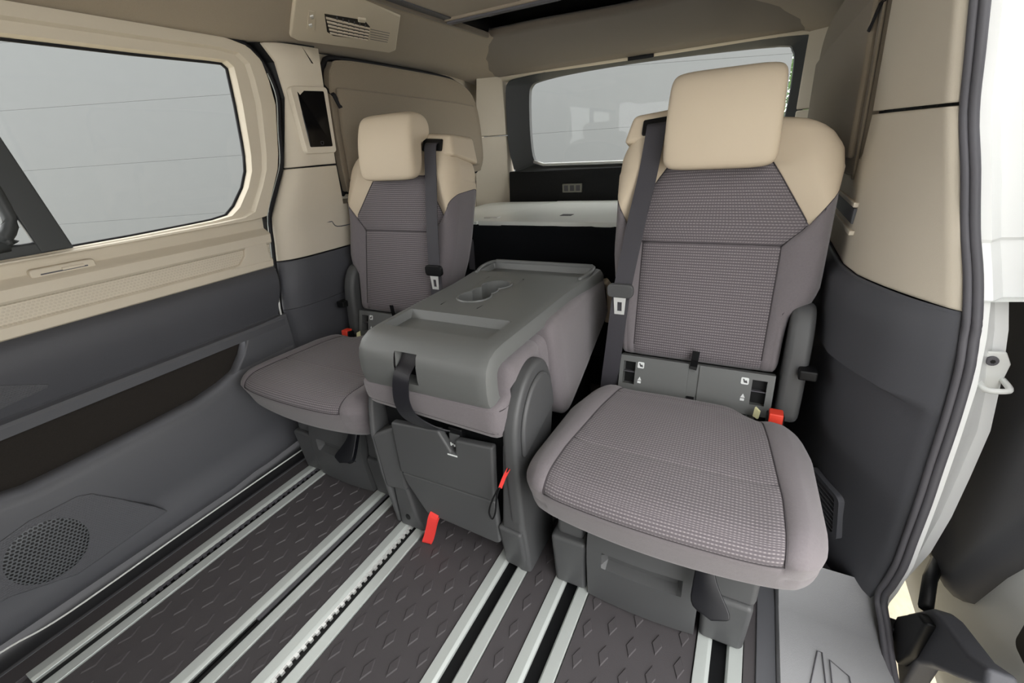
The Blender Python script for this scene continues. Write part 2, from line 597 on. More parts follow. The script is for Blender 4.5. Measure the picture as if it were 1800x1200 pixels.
# step panel by the right door opening
sp = empty('trim_1', (0.85, 0.3, 0))
structure(sp, 'light grey plastic step panel at the right door opening', 'step panel')
MB().box(0.728, 0.764, -0.45, 1.2, 0.0, 0.004).build('textured_strip', dark2, sp, bevel=0.002)
rows = []
for y in [-0.45 + 0.05 * k for k in range(29)] + [0.955]:
    row = []
    for x, z in ((0.764, -0.02), (0.765, 0.006), (0.77, 0.014), (0.80, 0.012), (0.86, 0.010), (0.92, 0.010), (0.955, 0.008), (0.966, 0.0), (0.968, -0.05)):
        rise = max(0, (y - 0.87) / 0.085)
        row.append((x, y, z + 0.05 * rise * rise))
    rows.append(row)
MB().grid(rows).build('step_plate', sillm, sp, smooth=True, angle=0.9)
for poly in ([(0.798, 0.60), (0.838, 0.775), (0.846, 0.775), (0.848, 0.60)], [(0.856, 0.60), (0.858, 0.765), (0.888, 0.745), (0.893, 0.60)]):
    m = MB()
    pts = [(p[0], p[1], 0.0125) for p in poly]
    m.tube(pts, 0.0011, 6)
    recalc(m.build('moulded_outline', seal, sp))
# sill kerb below the left door
sl = empty('trim_2', (-0.8, 0.3, 0))
structure(sl, 'black sill channel with thin pale strip below the left sliding door', 'sill')
MB().box(-0.92, -0.757, -0.45, 1.0, -0.012, -0.004).build('sill_channel', blackseal, sl)
MB().box(-0.748, -0.742, -0.45, 0.9, 0.0, 0.002).build('sill_ridge', dark2, sl)
pth = catmull([(-0.775, -0.05, 0.035), (-0.782, 0.02, 0.026), (-0.789, 0.12, 0.006), (-0.796, 0.4, 0.004), (-0.80, 0.75, 0.002), (-0.80, 0.95, 0.0)], 6)
recalc(MB().ribbon(pth, (0, 0, 1), 0.0045, 0.003).build('pale_strip', whiteg, sl, bevel=0.001))

# ================================================================== SEATS
TILT = math.radians(15)
def recl(y, z, py=1.105, pz=0.462):
    """seat back plane: z runs up the back, y is depth behind the front"""
    return (py + y * math.cos(TILT) + z * math.sin(TILT), pz - y * math.sin(TILT) + z * math.cos(TILT))

def seat(root, cx, mirror, dy, bx, desc):
    """authored for the right-hand seat at cx=0.515; local x outboard positive"""
    sg = -1 if mirror else 1
    def S(p):
        return (cx + sg * p[0], p[1] + dy, p[2])
    fl = bool(mirror)
    kw = dict(T=S, flip=fl)
    # ---- cushion
    xs = ref([-0.27, -0.23, -0.19, 0.19, 0.23, 0.27], 0.02)
    ys = ref([0, 0.04, 0.155, 0.40, 0.42, 0.46], 0.02)
    zs = ref([0, 0.035, 0.062, 0.100, 0.135], 0.014)
    Wk = [0, 0.035, 0.09, 0.30, 0.46]
    Wv = [0.262, 0.266, 0.270, 0.262, 0.232]
    def cdef(p, raw):
        x, y, z = p
        a = lerp(y, [0, 0.12, 0.3, 0.46], [0.204, 0.200, 0.178, 0.155])
        W = lerp(y, Wk, Wv)
        s = 1 if x >= 0 else -1
        ax = abs(x)
        X = s * (ax / 0.19 * a if ax <= 0.19 else a + (ax - 0.19) / 0.08 * (W - a))
        bow = (1 - min(1, (x / 0.27) ** 2)) * (1 - y / 0.46) ** 1.5
        t = z / 0.135
        Y = 0.622 + y - 0.030 * bow + 0.040 * max(0, 1 - z / 0.10) * (1 - y / 0.46) - (0.022 * y / 0.46)
        bol = math.exp(-((ax - 0.215) / 0.035) ** 2)
        Z = 0.272 + z + t * (0.010 * (1 - (x / 0.27) ** 2) + 0.010 * bol - 0.004 - 0.012 * max(0, (y - 0.3) / 0.16))
        Z -= (1 - t) * 0.012 * bow
        if x > 0.12:
            Z -= 0.035 * t * min(1, (x - 0.12) / 0.07) * min(1, max(0, (y - 0.37) / 0.07))
        return (X, Y, Z)
    def cgroove(p, n):
        ax = abs(p[0])
        g = 0
        onfab = p[2] > 0.09
        if onfab:
            g -= 0.004 * math.exp(-((ax - 0.19) / 0.004) ** 2)
            if ax < 0.19:
                g -= 0.0022 * math.exp(-((p[1] - 0.155) / 0.004) ** 2) + 0.0022 * math.exp(-((p[1] - 0.40) / 0.004) ** 2)
        if p[1] < 0.01 and ax < 0.2:
            g -= 0.0035 * math.exp(-((p[2] - 0.100) / 0.004) ** 2)
        if ax > 0.19:
            g -= 0.0025 * math.exp(-((p[2] - 0.062) / 0.004) ** 2)
        return g
    def ccls(c, t):
        if t == 'bottom':
            return 'cushion_underside'
        if abs(c[0]) < 0.19 and (t == 'top' or (t == 'front' and c[2] > 0.100)):
            return 'seat_insert'
        return 'cushion'
    parts = soft(xs, ys, zs, (0.055, 0.060, 0.038), ccls, cdef, cgroove, lambda p: (p[0], p[1] + p[2]))
    v, f, u = parts['cushion']
    cush = mesh_obj('cushion', v, f, cloth, root, smooth=True, uvs=u, angle=0, **kw)
    v, f, u = parts['seat_insert']
    mesh_obj('seat_insert', v, f, check, cush, smooth=True, uvs=u, angle=0, **kw)['label'] = 'ribbed grey check cloth panel on the seat cushion'
    v, f, u = parts['cushion_underside']
    mesh_obj('cushion_underside', v, f, black, cush, smooth=True, angle=0, **kw)
    clo, chi, cr = (-0.27, 0, 0), (0.27, 0.46, 0.135), (0.055, 0.060, 0.038)
    def cs(raws, **q):
        seam_on(raws, clo, chi, cr, cdef, 'seam', seamm, cush, T=S, lift=-0.003, **q)
    fr_ = [k / 24 for k in range(25)]
    for sx in (-1, 1):
        cs([(sx * 0.19, 0, 0.100 + 0.035 * t) for t in fr_[:-1:3]] + [(sx * 0.19, 0.46 * t, 0.135) for t in fr_])
        cs([(sx * 0.27, 0.46 * t, 0.085) for t in fr_])
    cs([(0.19 * (2 * t - 1), 0, 0.100) for t in fr_])
    cs([(0.19 * (2 * t - 1), 0.155, 0.135) for t in fr_], rad=0.0009)
    cs([(0.19 * (2 * t - 1), 0.40, 0.135) for t in fr_], rad=0.0009)
    # ---- backrest
    H = 0.60
    xs = ref([-0.24, -0.20, -0.16, 0.16, 0.20, 0.24], 0.018)
    zs = ref([0, 0.03, 0.30, 0.345, 0.49, 0.56, H], 0.018)
    ys = ref([0, 0.03, 0.09, 0.12], 0.015)
    def bdef(p, raw):
        x, y, z = p
        a = lerp(z, [0, 0.30, 0.345, 0.49, 0.6], [0.152, 0.156, 0.203, 0.112, 0.10])
        Wo = lerp(z, [0, 0.10, 0.145, 0.175, 0.21, 0.47, 0.53, 0.57, 0.6], [0.188, 0.192, 0.198, 0.236, 0.247, 0.254, 0.246, 0.222, 0.185])
        Wi = lerp(z, [0, 0.1, 0.25, 0.45, 0.53, 0.57, 0.6], [0.186, 0.202, 0.236, 0.242, 0.236, 0.220, 0.195])
        W = Wo if x > 0 else Wi
        if W < a + 0.02:
            a = W - 0.02
        ax = abs(x)
        s = 1 if x >= 0 else -1
        X = s * (ax / 0.16 * a if ax <= 0.16 else a + (ax - 0.16) / 0.08 * (W - a))
        tb = max(0.0, (ax - 0.16) / 0.08)
        wt = max(0.0, 1 - abs(z - 0.345) / 0.14)
        Z = z + wt * (0.075 * tb + 0.05 * y / 0.12)
        Z -= 0.022 * (x / 0.24) ** 2 * max(0, (z - 0.45) / 0.15)
        fw = 1 - y / 0.12
        mid = min(1, z / 0.08) * min(1, max(0, (0.60 - z) / 0.10))
        Y = y - fw * mid * (0.010 * (1 - (x / 0.16) ** 2 if ax < 0.16 else 0) + 0.016 * math.exp(-((ax - 0.205) / 0.03) ** 2) * min(1, z / 0.2))
        Y += (1 - fw) * 0.03 * min(1, z / 0.3)
        yy, zz = recl(Y, Z)
        return (X, yy, zz)
    def bgroove(p, n):
        ax = abs(p[0])
        g = 0
        if p[1] < 0.03:
            if p[2] < 0.49:
                g -= 0.0035 * math.exp(-((ax - 0.16) / 0.004) ** 2)
            if ax < 0.165:
                g -= 0.0032 * math.exp(-((p[2] - 0.30) / 0.004) ** 2) + 0.0035 * math.exp(-((p[2] - 0.49) / 0.004) ** 2)
        if ax > 0.16:
            g -= 0.0022 * math.exp(-((p[2] - 0.345) / 0.004) ** 2)
            if p[1] < 0.03 and p[2] < 0.345:
                g -= 0.0018 * math.exp(-((ax - 0.20) / 0.004) ** 2)
        return g
    def bcls(c, t):
        if t == 'front' and abs(c[0]) < 0.16 and c[2] < 0.49:
            return 'back_insert'
        if t == 'back':
            return 'back_shell'
        if (abs(c[0]) > 0.16 and c[2] > 0.345) or c[2] > 0.49:
            return 'yoke'
        return 'backrest'
    parts = soft(xs, ys, zs, (0.028, 0.028, 0.028), bcls, bdef, bgroove, lambda p: (p[0], p[2]))
    v, f, u = parts['backrest']
    back = mesh_obj('backrest', v, f, cloth, root, smooth=True, uvs=u, angle=0, **kw)
    v, f, u = parts['back_insert']
    mesh_obj('back_insert', v, f, check, back, smooth=True, uvs=u, angle=0, **kw)['label'] = 'ribbed grey check cloth panel on the backrest'
    v, f, u = parts['yoke']
    mesh_obj('shoulder_yoke', v, f, yoke, back, smooth=True, uvs=u, angle=0, **kw)['label'] = 'beige shoulder section of the backrest'
    v, f, u = parts['back_shell']
    mesh_obj('back_shell', v, f, seatpl, back, smooth=True, angle=0, **kw)
    blo, bhi, brr = (-0.24, 0, 0), (0.24, 0.12, H), (0.028, 0.028, 0.028)
    def bs(raws, m_=seamm, **q):
        seam_on(raws, blo, bhi, brr, bdef, 'seam', m_, back, T=S, lift=-0.002, **q)
    for sx in (-1, 1):
        bs([(sx * 0.16, 0, 0.03 + 0.46 * t) for t in fr_])
        bs([(sx * 0.205, 0, 0.03 + 0.31 * t) for t in fr_], rad=0.0010)
        bs([(sx * (0.16 + 0.08 * t), 0, 0.345) for t in fr_] + [(sx * 0.24, 0.12 * t, 0.345) for t in fr_], m_=seamm, rad=0.0010)
        bs([(sx * 0.226, 0, 0.36 + 0.20 * t) for t in fr_], m_=seamb, rad=0.0008)
    bs([(0.16 * (2 * t - 1), 0, 0.30) for t in fr_], rad=0.0017)
    # ---- headrest: L-shaped section swept across
    prof = [(0.0, 0.012), (-0.006, 0.06), (-0.004, 0.12), (0.010, 0.178), (0.03, 0.195), (0.09, 0.19), (0.118, 0.165), (0.118, 0.128), (0.098, 0.118), (0.062, 0.116), (0.055, 0.10), (0.05, 0.02), (0.04, 0.0), (0.012, 0.0)]
    n = len(prof)
    rings = []
    stations = [(-1.0, 0.66), (-0.985, 0.80), (-0.95, 0.90), (-0.86, 0.975), (-0.6, 1.0), (-0.3, 1.0), (0, 1.0), (0.3, 1.0), (0.6, 1.0), (0.86, 0.975), (0.95, 0.90), (0.985, 0.80), (1.0, 0.66)]
    cyp, czp = 0.05, 0.10
    for sx, sc in stations:
        ring = []
        for (y, z) in prof:
            hw = 0.121 - 0.004 * (z / 0.2)
            yy = cyp + (y - cyp) * sc - 0.006 * (1 - sx * sx) * (1 if y < 0.03 else 0)
            zz = czp + (z - czp) * sc
            Yw, Zw = 1.165 + yy + 0.26 * (zz - 0.02) * 0.5, 0.922 + zz * 1.08
            ring.append((sx * hw, Yw, Zw))
        rings.append(ring)
    mb = MB().grid(rings, closed=True)
    m0 = len(mb.v)
    mb.f.append(tuple(range(n)))
    mb.f.append(tuple(m0 - 1 - k for k in range(n)))
    hr = mesh_obj('headrest', mb.v, mb.f, yoke, root, sub=2, **kw)
    recalc(hr)
    hr['label'] = 'beige padded headrest'
    y0, z0 = recl(0.035, 0.53)
    mb = MB().box(-0.085, 0.085, y0 - 0.006, y0 + 0.03, z0 - 0.03, 1.05)
    mb.build('headrest_bracket', yoke, root, bevel=0.006, **kw)
    # ---- belt guide on the inboard shoulder
    P3 = lambda x, y, z: (x,) + recl(y, z)
    mb = MB()
    mb.hexa([P3(-0.232, -0.004, 0.545), P3(-0.118, -0.004, 0.545), P3(-0.118, 0.150, 0.545), P3(-0.236, 0.150, 0.545)],
            [P3(-0.214, 0.004, 0.612), P3(-0.112, 0.004, 0.622), P3(-0.112, 0.140, 0.645), P3(-0.214, 0.140, 0.636)])
    mb.build('belt_guide', yoke, root, bevel=0.013, seg=3, **kw)['label'] = 'beige belt outlet bezel on the shoulder'
    mb = MB()
    mb.hexa([P3(-0.186, -0.012, 0.560), P3(-0.108, -0.012, 0.563), P3(-0.108, 0.03, 0.563), P3(-0.186, 0.03, 0.560)],
            [P3(-0.186, -0.004, 0.598), P3(-0.108, -0.004, 0.605), P3(-0.108, 0.03, 0.605), P3(-0.186, 0.03, 0.598)])
    mb.build('belt_slot', black, root, bevel=0.004, **kw)
    # ---- seat belt
    pth = [P3(-0.150, 0.0, 0.588), P3(-0.150, -0.016, 0.580), P3(-0.151, -0.020, 0.55), P3(-0.158, -0.022, 0.46), P3(-0.170, -0.030, 0.36), P3(-0.182, -0.034, 0.25), P3(-0.192, -0.034, 0.16)]
    bl = recalc(MB().ribbon(catmull(pth, 4), (1, 0, 0.05), 0.046, 0.0022).build('shoulder_belt', belt, root, smooth=True, angle=0.5, **kw))
    bl['label'] = 'dark grey belt webbing'
    pth = [P3(-0.192, -0.030, 0.17), P3(-0.196, -0.026, 0.10), P3(-0.203, -0.012, -0.01), P3(-0.212, 0.01, -0.10), (-0.218, 1.10, 0.31)]
    recalc(MB().ribbon(catmull(pth, 4), (1, 0, 0.05), 0.046, 0.0022).build('lap_belt', belt, root, smooth=True, angle=0.5, **kw))
    ty, tz = recl(-0.038, 0.160)
    mb = MB().prism(rrect(-0.193, tz + 0.012, 0.068, 0.036, 0.012), 'y', ty - 0.006, ty + 0.008)
    tg = mb.build('belt_tongue', black if mirror else seatpl, root, bevel=0.003, **kw)
    fr = []
    o_ = [(-0.206, tz - 0.052), (-0.180, tz - 0.052), (-0.177, tz - 0.006), (-0.209, tz - 0.006)]
    i_ = [(-0.199, tz - 0.043), (-0.187, tz - 0.043), (-0.187, tz - 0.018), (-0.199, tz - 0.018)]
    mb = MB()
    for yy, sgn in ((ty - 0.004, 0), (ty - 0.001, 1)):
        pass
    lo = [(p[0], ty - 0.004, p[1]) for p in o_] + [(p[0], ty - 0.004, p[1]) for p in i_]
    hi = [(p[0], ty - 0.001, p[1]) for p in o_] + [(p[0], ty - 0.001, p[1]) for p in i_]
    fs = []
    for k in range(4):
        j = (k + 1) % 4
        fs += [(k, j, 4 + j, 4 + k), (8 + k, 12 + k, 12 + j, 8 + j), (k, 8 + k, 8 + j, j), (4 + k, 4 + j, 12 + j, 12 + k)]
    mb.add(lo + hi, fs)
    recalc(mb.build('metal_latch_plate', chrome, tg, **kw))
    # ---- child-seat anchor panel between cushion and back
    def Q(x, y, z):
        return (x,) + recl(y, z, 1.098, 0.462)
    xs_ = [-0.182, -0.172, -0.140, -0.006, 0.020, 0.140, 0.172, 0.187]
    zs_ = [-0.105, -0.078, -0.072, -0.022, -0.016, 0.0]
    mb = MB()
    vs, fs, ids = [], [], {}
    def vv(x, y, z):
        k = (x, y, z)
        if k not in ids:
            ids[k] = len(vs)
            vs.append(Q(x, y, z))
        return ids[k]
    solid_ = {}
    for i in range(len(xs_) - 1):
        for j in range(len(zs_) - 1):
            hole = (i in (1, 5) and j in (1, 2, 3)) if False else (i in (1, 5) and 1 <= j <= 3)
            solid_[(i, j)] = not hole
    for (i, j), s_ in solid_.items():
        if not s_:
            continue
        x0, x1, z0_, z1_ = xs_[i], xs_[i + 1], zs_[j], zs_[j + 1]
        d = 0.004 if i == 3 else 0.0
        fs.append((vv(x0, d, z0_), vv(x1, d, z0_), vv(x1, d, z1_), vv(x0, d, z1_)))
        for (di, dj, a_, b_) in ((-1, 0, (x0, z1_), (x0, z0_)), (1, 0, (x1, z0_), (x1, z1_)), (0, -1, (x0, z0_), (x1, z0_)), (0, 1, (x1, z1_), (x0, z1_))):
            nb = solid_.get((i + di, j + dj), False)
            if not nb or (i == 3) != (i + di == 3 if nb else i == 3):
                fs.append((vv(a_[0], d, a_[1]), vv(a_[0], 0.03, a_[1]), vv(b_[0], 0.03, b_[1]), vv(b_[0], d, b_[1])))
    mb.add(vs, fs)
    pn = mb.build('anchor_panel', panelpl, root, **kw)
    for (xa, xb) in ((-0.172, -0.140), (0.140, 0.172)):
        mb = MB()
        mb.hexa([Q(xa, 0.026, -0.078), Q(xb, 0.026, -0.078), Q(xb, 0.029, -0.078), Q(xa, 0.029, -0.078)], [Q(xa, 0.026, -0.016), Q(xb, 0.026, -0.016), Q(xb, 0.029, -0.016), Q(xa, 0.029, -0.016)])
        mb.build('anchor_pocket', black, pn, **kw)
        mb = MB()
        mb.hexa([Q(xa, 0.004, -0.046), Q(xb, 0.004, -0.046), Q(xb, 0.028, -0.046), Q(xa, 0.028, -0.046)], [Q(xa, 0.004, -0.044), Q(xb, 0.004, -0.044), Q(xb, 0.028, -0.044), Q(xa, 0.028, -0.044)])
        mb.build('anchor_bar', seal, pn, **kw)
    for (xc, zc) in ((-0.126, -0.022), (0.124, -0.022)):
        pts = rrect(xc, zc, 0.017, 0.017, 0.003)
        m_ = MB().hexa([Q(p[0], -0.0004, p[1]) for p in reversed(pts)], [Q(p[0], 0.0006, p[1]) for p in reversed(pts)])
        recalc(m_.build('child_seat_symbol', symbol, pn, **kw))
        pts = [(xc - 0.005, zc + 0.005), (xc - 0.002, zc - 0.004), (xc + 0.006, zc - 0.005), (xc + 0.004, zc + 0.002), (xc, zc + 0.001), (xc - 0.002, zc + 0.005)]
        m_ = MB().hexa([Q(p[0], -0.0007, p[1]) for p in pts], [Q(p[0], 0.0, p[1]) for p in pts])
        recalc(m_.build('symbol_figure', seatpl, pn, **kw))
        zc2 = zc - 0.042
        for shp in ([(xc - 0.005, zc2), (xc + 0.005, zc2), (xc, zc2 + 0.010)], [(xc - 0.005, zc2 - 0.008), (xc + 0.004, zc2 - 0.008), (xc + 0.004, zc2 - 0.002), (xc - 0.005, zc2 - 0.002)]):
            m_ = MB().hexa([Q(p[0], -0.0004, p[1]) for p in shp], [Q(p[0], 0.0006, p[1]) for p in shp])
            recalc(m_.build('warning_symbol', symbol, pn, **kw))
    pth = [Q(0.004, -0.006, -0.012), Q(0.005, -0.004, -0.004), Q(0.006, -0.012, 0.014), Q(0.008, -0.018, 0.038)]
    recalc(MB().ribbon(pth, (1, 0, 0), 0.017, 0.002).build('pull_loop', black, pn, **kw))
    mb = MB().hexa([Q(-0.003, -0.001, -0.095), Q(0.015, -0.001, -0.095), Q(0.015, 0.004, -0.095), Q(-0.003, 0.004, -0.095)], [Q(-0.003, -0.001, -0.085), Q(0.015, -0.001, -0.085), Q(0.015, 0.004, -0.085), Q(-0.003, 0.004, -0.085)])
    mb.build('loop_keeper', black, pn, **kw)
    # ---- outboard recliner cover and its release tab, inboard hinge
    poly = catmull([(1.085, 0.35), (1.083, 0.45), (1.095, 0.55), (1.125, 0.610), (1.165, 0.628), (1.20, 0.605), (1.225, 0.53), (1.225, 0.43), (1.19, 0.35)], 3, True)
    mb = MB().prism([(p[0], p[1]) for p in [Vector((q[0], q[1])) for q in poly]], 'x', 0.196, 0.246)
    rc = mb.build('recliner_cover', seatpl, root, bevel=0.014, seg=3, **kw)
    MB().box(0.226, 0.262, 1.062, 1.10, 0.478, 0.502).build('release_tab', black, rc, bevel=0.004, **kw)
    poly = [(1.10, 0.30), (1.09, 0.44), (1.12, 0.52), (1.17, 0.52), (1.2, 0.42), (1.17, 0.30)]
    MB().prism(poly, 'x', -0.225, -0.192).build('hinge_cover', black, root, bevel=0.008, **kw)
    # ---- buckle
    bk = MB().hexa([(0.178, 1.00, 0.31), (0.212, 1.00, 0.31), (0.212, 1.03, 0.31), (0.178, 1.03, 0.31)], [(0.176, 1.015, 0.406), (0.212, 1.015, 0.406), (0.212, 1.045, 0.400), (0.176, 1.045, 0.400)])
    b_ = bk.build('belt_buckle', black, root, bevel=0.004, **kw)
    bk = MB().hexa([(0.181, 1.006, 0.367), (0.209, 1.006, 0.367), (0.209, 1.014, 0.367), (0.181, 1.014, 0.367)], [(0.180, 1.012, 0.409), (0.209, 1.012, 0.409), (0.209, 1.042, 0.408), (0.180, 1.042, 0.408)])
    bk.build('release_button', red, b_, bevel=0.003, **kw)['label'] = 'red buckle release button'
    MB().hexa([(0.150, 1.045, 0.375), (0.160, 1.035, 0.375), (0.163, 1.04, 0.375), (0.153, 1.05, 0.375)], [(0.152, 1.05, 0.397), (0.162, 1.04, 0.392), (0.165, 1.045, 0.392), (0.155, 1.055, 0.397)]).build('foam_tag', tagm, root, **kw)
    # ---- base (not mirrored: rail centres at bx)
    def SB(p):
        return (p[0] - 0.4915 + bx, p[1] + dy, p[2])
    kb = dict(T=SB)
    def blk(x0, x1, y0, top, ztop, z0=0.004):
        return MB().hexa([(x0 + 0.004, y0 + 0.012, z0), (x1 - 0.004, y0 + 0.012, z0), (x1 - 0.004, 1.16, z0), (x0 + 0.004, 1.16, z0)], [(x0, y0 + top, ztop), (x1, y0 + top, ztop), (x1, 1.14, ztop), (x0, 1.14, ztop)])
    b1 = blk(0.280, 0.366, 0.700, 0.0, 0.165).build('base_foot', seatpl, root, bevel=0.010, seg=3, **kb)
    blk(0.286, 0.360, 0.702, 0.03, 0.27, 0.160).build('foot_upper', seatpl, b1, bevel=0.012, **kb)
    b2 = blk(0.612, 0.706, 0.700, 0.0, 0.150).build('base_foot', seatpl, root, bevel=0.012, seg=3, **kb)
    blk(0.612, 0.712, 0.695, 0.03, 0.27, 0.145).build('foot_upper', seatpl, b2, bevel=0.012, **kb)
    # drawer-like front cover with a long recessed grip
    X0, X1 = 0.370, 0.607
    def fy_(x):
        t = (x - (X0 + X1) / 2) / (X1 - X0)
        return 0.690 + 0.030 * t * t
    xsg = [X0, 0.385, 0.405, 0.415, 0.47, 0.52, 0.565, 0.575, 0.59, X1]
    zsg = [0.006, 0.06, 0.125, 0.135, 0.165, 0.172, 0.235, 0.27]
    rows = []
    for z in zsg:
        row = [(X0, 1.1, z)]
        for x in xsg:
            rec = 0.022 if (0.41 < x < 0.57 and 0.13 < z < 0.170) else 0
            row.append((x, fy_(x) + rec + 0.012 * max(0, 0.1 - z) / 0.1 + 0.022 * max(0, z - 0.172) / 0.1, z))
        row.append((X1, 1.1, z))
        rows.append(row)
    mb = MB().grid(rows)
    fc = mb.build('front_cover', seatpl, root, smooth=True, angle=0.5, **kb)
    # slide lever
    lf = -1 if mirror else 1
    lv = [(0.613 + lf * (q[0] - 0.613), q[1], q[2]) for q in catmull([(0.612, 0.690, 0.278), (0.612, 0.668, 0.240), (0.622, 0.648, 0.205), (0.633, 0.630, 0.180)], 4)]
    wd = [0.034, 0.034, 0.034, 0.034, 0.036, 0.040, 0.046, 0.052, 0.058, 0.064, 0.067, 0.064, 0.050]
    mb = MB()
    vs = []
    for p, w_ in zip(lv, wd):
        vs.append([(p[0] - w_ / 2, p[1] + 0.002, p[2] + 0.004), (p[0], p[1] - 0.006, p[2] - 0.002), (p[0] + w_ / 2, p[1] + 0.002, p[2] + 0.004), (p[0] + w_ / 2, p[1] + 0.012, p[2] - 0.010), (p[0] - w_ / 2, p[1] + 0.012, p[2] - 0.010)])
    mb.grid(vs, closed=True)
    nn = len(mb.v)
    mb.f += [(0, 1, 2, 3, 4), (nn - 5, nn - 1, nn - 2, nn - 3, nn - 4)]
    recalc(mb.build('slide_lever', bluegrey, root, bevel=0.004, seg=3, **kb))['label'] = 'black slide lever under the cushion'
    MB().box(0.30, 0.70, 0.74, 1.12, 0.20, 0.285).build('seat_frame', black, root, **kb)

r = empty('van_seat', (0.515, 0.9, 0))
tag(r, 'right grey and beige van seat nearest the open door, upright with its belt hanging', 'seat', 'van seats in a row')
seat(r, 0.515, False, 0.0, 0.4915, 'right')
l = empty('van_seat', (-0.515, 0.955, 0))
tag(l, 'left grey and beige van seat beside the closed door, partly behind the folded seat', 'seat', 'van seats in a row')
seat(l, -0.515, True, 0.055, -0.4875, 'left')

# ---------------------------------------------------------------- folded middle seat
ms = empty('folded_seat', (0.0, 0.95, 0))
tag(ms, 'middle van seat folded flat into a table with cup holders', 'seat', 'van seats in a row')
# fabric body of the folded backrest
def fdef(p, raw):
    x, y, z = p
    t = z
    X = x * (1.0 + 0.04 * (y - 0.67))
    bow = math.exp(-((z - 0.5) / 0.06) ** 2)
    return (X, y - 0.010 * bow * (1 - (y - 0.67) / 0.7) + 0.055 * min(1, max(0, (z - 0.505) / 0.02)) * max(0, 1 - (y - 0.668) / 0.2), z - 0.018 * (x + 0.2) / 0.4 * (1 if z < 0.5 else 0))
xs = ref([-0.197, -0.16, 0.16, 0.197], 0.03)
ys = ref([0.668, 0.70, 0.88, 1.30, 1.345], 0.03)
zs = ref([0.435, 0.47, 0.50, 0.525, 0.582], 0.012)
def fg(p, n):
    g = -0.006 * math.exp(-((p[2] - 0.452) / 0.006) ** 2) * 0.5
    if p[0] > 0.15:
        g -= 0.010 * math.exp(-((p[1] - 0.88) / 0.008) ** 2)
    return g
pt = soft(xs, ys, zs, (0.03, 0.03, 0.03), lambda c, t: 'a', fdef, fg, lambda p: (p[0], p[1] + p[2]))['a']
fb = mesh_obj('folded_backrest', pt[0], pt[1], cloth, ms, smooth=True, uvs=pt[2], angle=0)
flo, fhi = (-0.197, 0.668, 0.435), (0.197, 1.345, 0.582)
for zq in (0.458, 0.464):
    seam_on([(-0.19 + 0.38 * k / 24, 0.668, zq) for k in range(25)], flo, fhi, (0.03, 0.03, 0.03), fdef, 'seam', seamm, fb, rad=0.0009, lift=-0.0022)
seam_on([(0.197, 0.675 + 0.01 * k, 0.50) for k in range(20)], flo, fhi, (0.03, 0.03, 0.03), fdef, 'seam', seamm, fb, rad=0.0009, lift=-0.0005)
# side bolsters hanging over the cushion
def bolster(sx):
    xs = ref([0.165, 0.19, 0.232], 0.012)
    ys = ref([0.90, 0.95, 1.28, 1.345], 0.025)
    zs = ref([0.33, 0.37, 0.56, 0.608], 0.02)
    def d(p, raw):
        x, y, z = p
        low = lerp(y, [0.90, 0.96, 1.05, 1.34], [0.0, -0.005, 0.03, 0.16])
        t = (0.608 - z) / 0.278
        return (sx * (x - 0.02 * (1 - t) * 0.8), y + 0.03 * t * (1 - (y - 0.9) / 0.45), z + low * t)
    q = soft(xs, ys, zs, (0.02, 0.04, 0.035), lambda c, t: 'a', d, None, lambda p: (p[1], p[2]))['a']
    mesh_obj('side_bolster', q[0], q[1], cloth, fb, smooth=True, uvs=q[2], angle=0, flip=(sx < 0))
bolster(1)
bolster(-1)
for sx in (-1, 1):
    pth = catmull([(sx * 0.212, 1.345, 0.59), (sx * 0.222, 1.362, 0.56), (sx * 0.228, 1.36, 0.50), (sx * 0.226, 1.345, 0.45)], 4)
    recalc(MB().tube(pth, 0.012, 8).build('beige_yoke_edge', yoke, fb, smooth=True, angle=0))
# hard back panel: sheet laid along a profile, with trays, belt window and cup holder
prof = [(1.345, 0.600), (1.340, 0.622), (1.325, 0.634), (1.28, 0.633), (1.05, 0.632), (0.90, 0.631), (0.735, 0.629), (0.70, 0.626), (0.675, 0.615), (0.660, 0.597), (0.654, 0.575), (0.653, 0.545), (0.656, 0.520), (0.662, 0.506)]
ss = [0.0]
for a, b in zip(prof[:-1], prof[1:]):
    ss.append(ss[-1] + math.hypot(a[0] - b[0], a[1] - b[1]))
def prf(s):
    y = lerp(s, ss, [p[0] for p in prof])
    z = lerp(s, ss, [p[1] for p in prof])
    e = 0.004
    y2, z2 = lerp(s + e, ss, [p[0] for p in prof]), lerp(s + e, ss, [p[1] for p in prof])
    y1, z1 = lerp(s - e, ss, [p[0] for p in prof]), lerp(s - e, ss, [p[1] for p in prof])
    ty, tz = y2 - y1, z2 - z1
    L = math.hypot(ty, tz)
    return y, z, tz / L, -ty / L      # outward normal (ny, nz)
def s_at(y):
    return lerp(-y, [-p[0] for p in prof[:10]], ss[:10])
Stot = ss[-1]
FT = (s_at(0.845), s_at(0.735))      # front tray
RT = (s_at(1.325), s_at(1.225))      # rear tray
CH = (s_at(1.165), s_at(0.895))      # cup-holder cell
BW = (ss[8] + 0.016, ss[11] + 0.014) # belt window
colx = [(-0.196, 0.034), (-0.193, 0.014), (-0.186, 0.003), (-0.176, 0.0), (-0.165, 0), (-0.16, 0), (-0.105, 0), (-0.075, 0), (-0.07, 0), (-0.003, 0), (0.002, 0), (0.015, 0), (0.08, 0), (0.14, 0), (0.145, 0), (0.16, 0), (0.176, 0.0), (0.186, 0.003), (0.193, 0.014), (0.196, 0.034)]
skeys = sorted(set([0, ss[1], ss[2], ss[7], ss[8], ss[9], ss[10], ss[11], ss[12], Stot, FT[0], FT[0] + 0.012, FT[1] - 0.012, FT[1], RT[0], RT[0] + 0.006, RT[1] - 0.012, RT[1], CH[0], CH[1], BW[0], BW[1]] + [ss[3] + 0.07 * k for k in range(9)]))
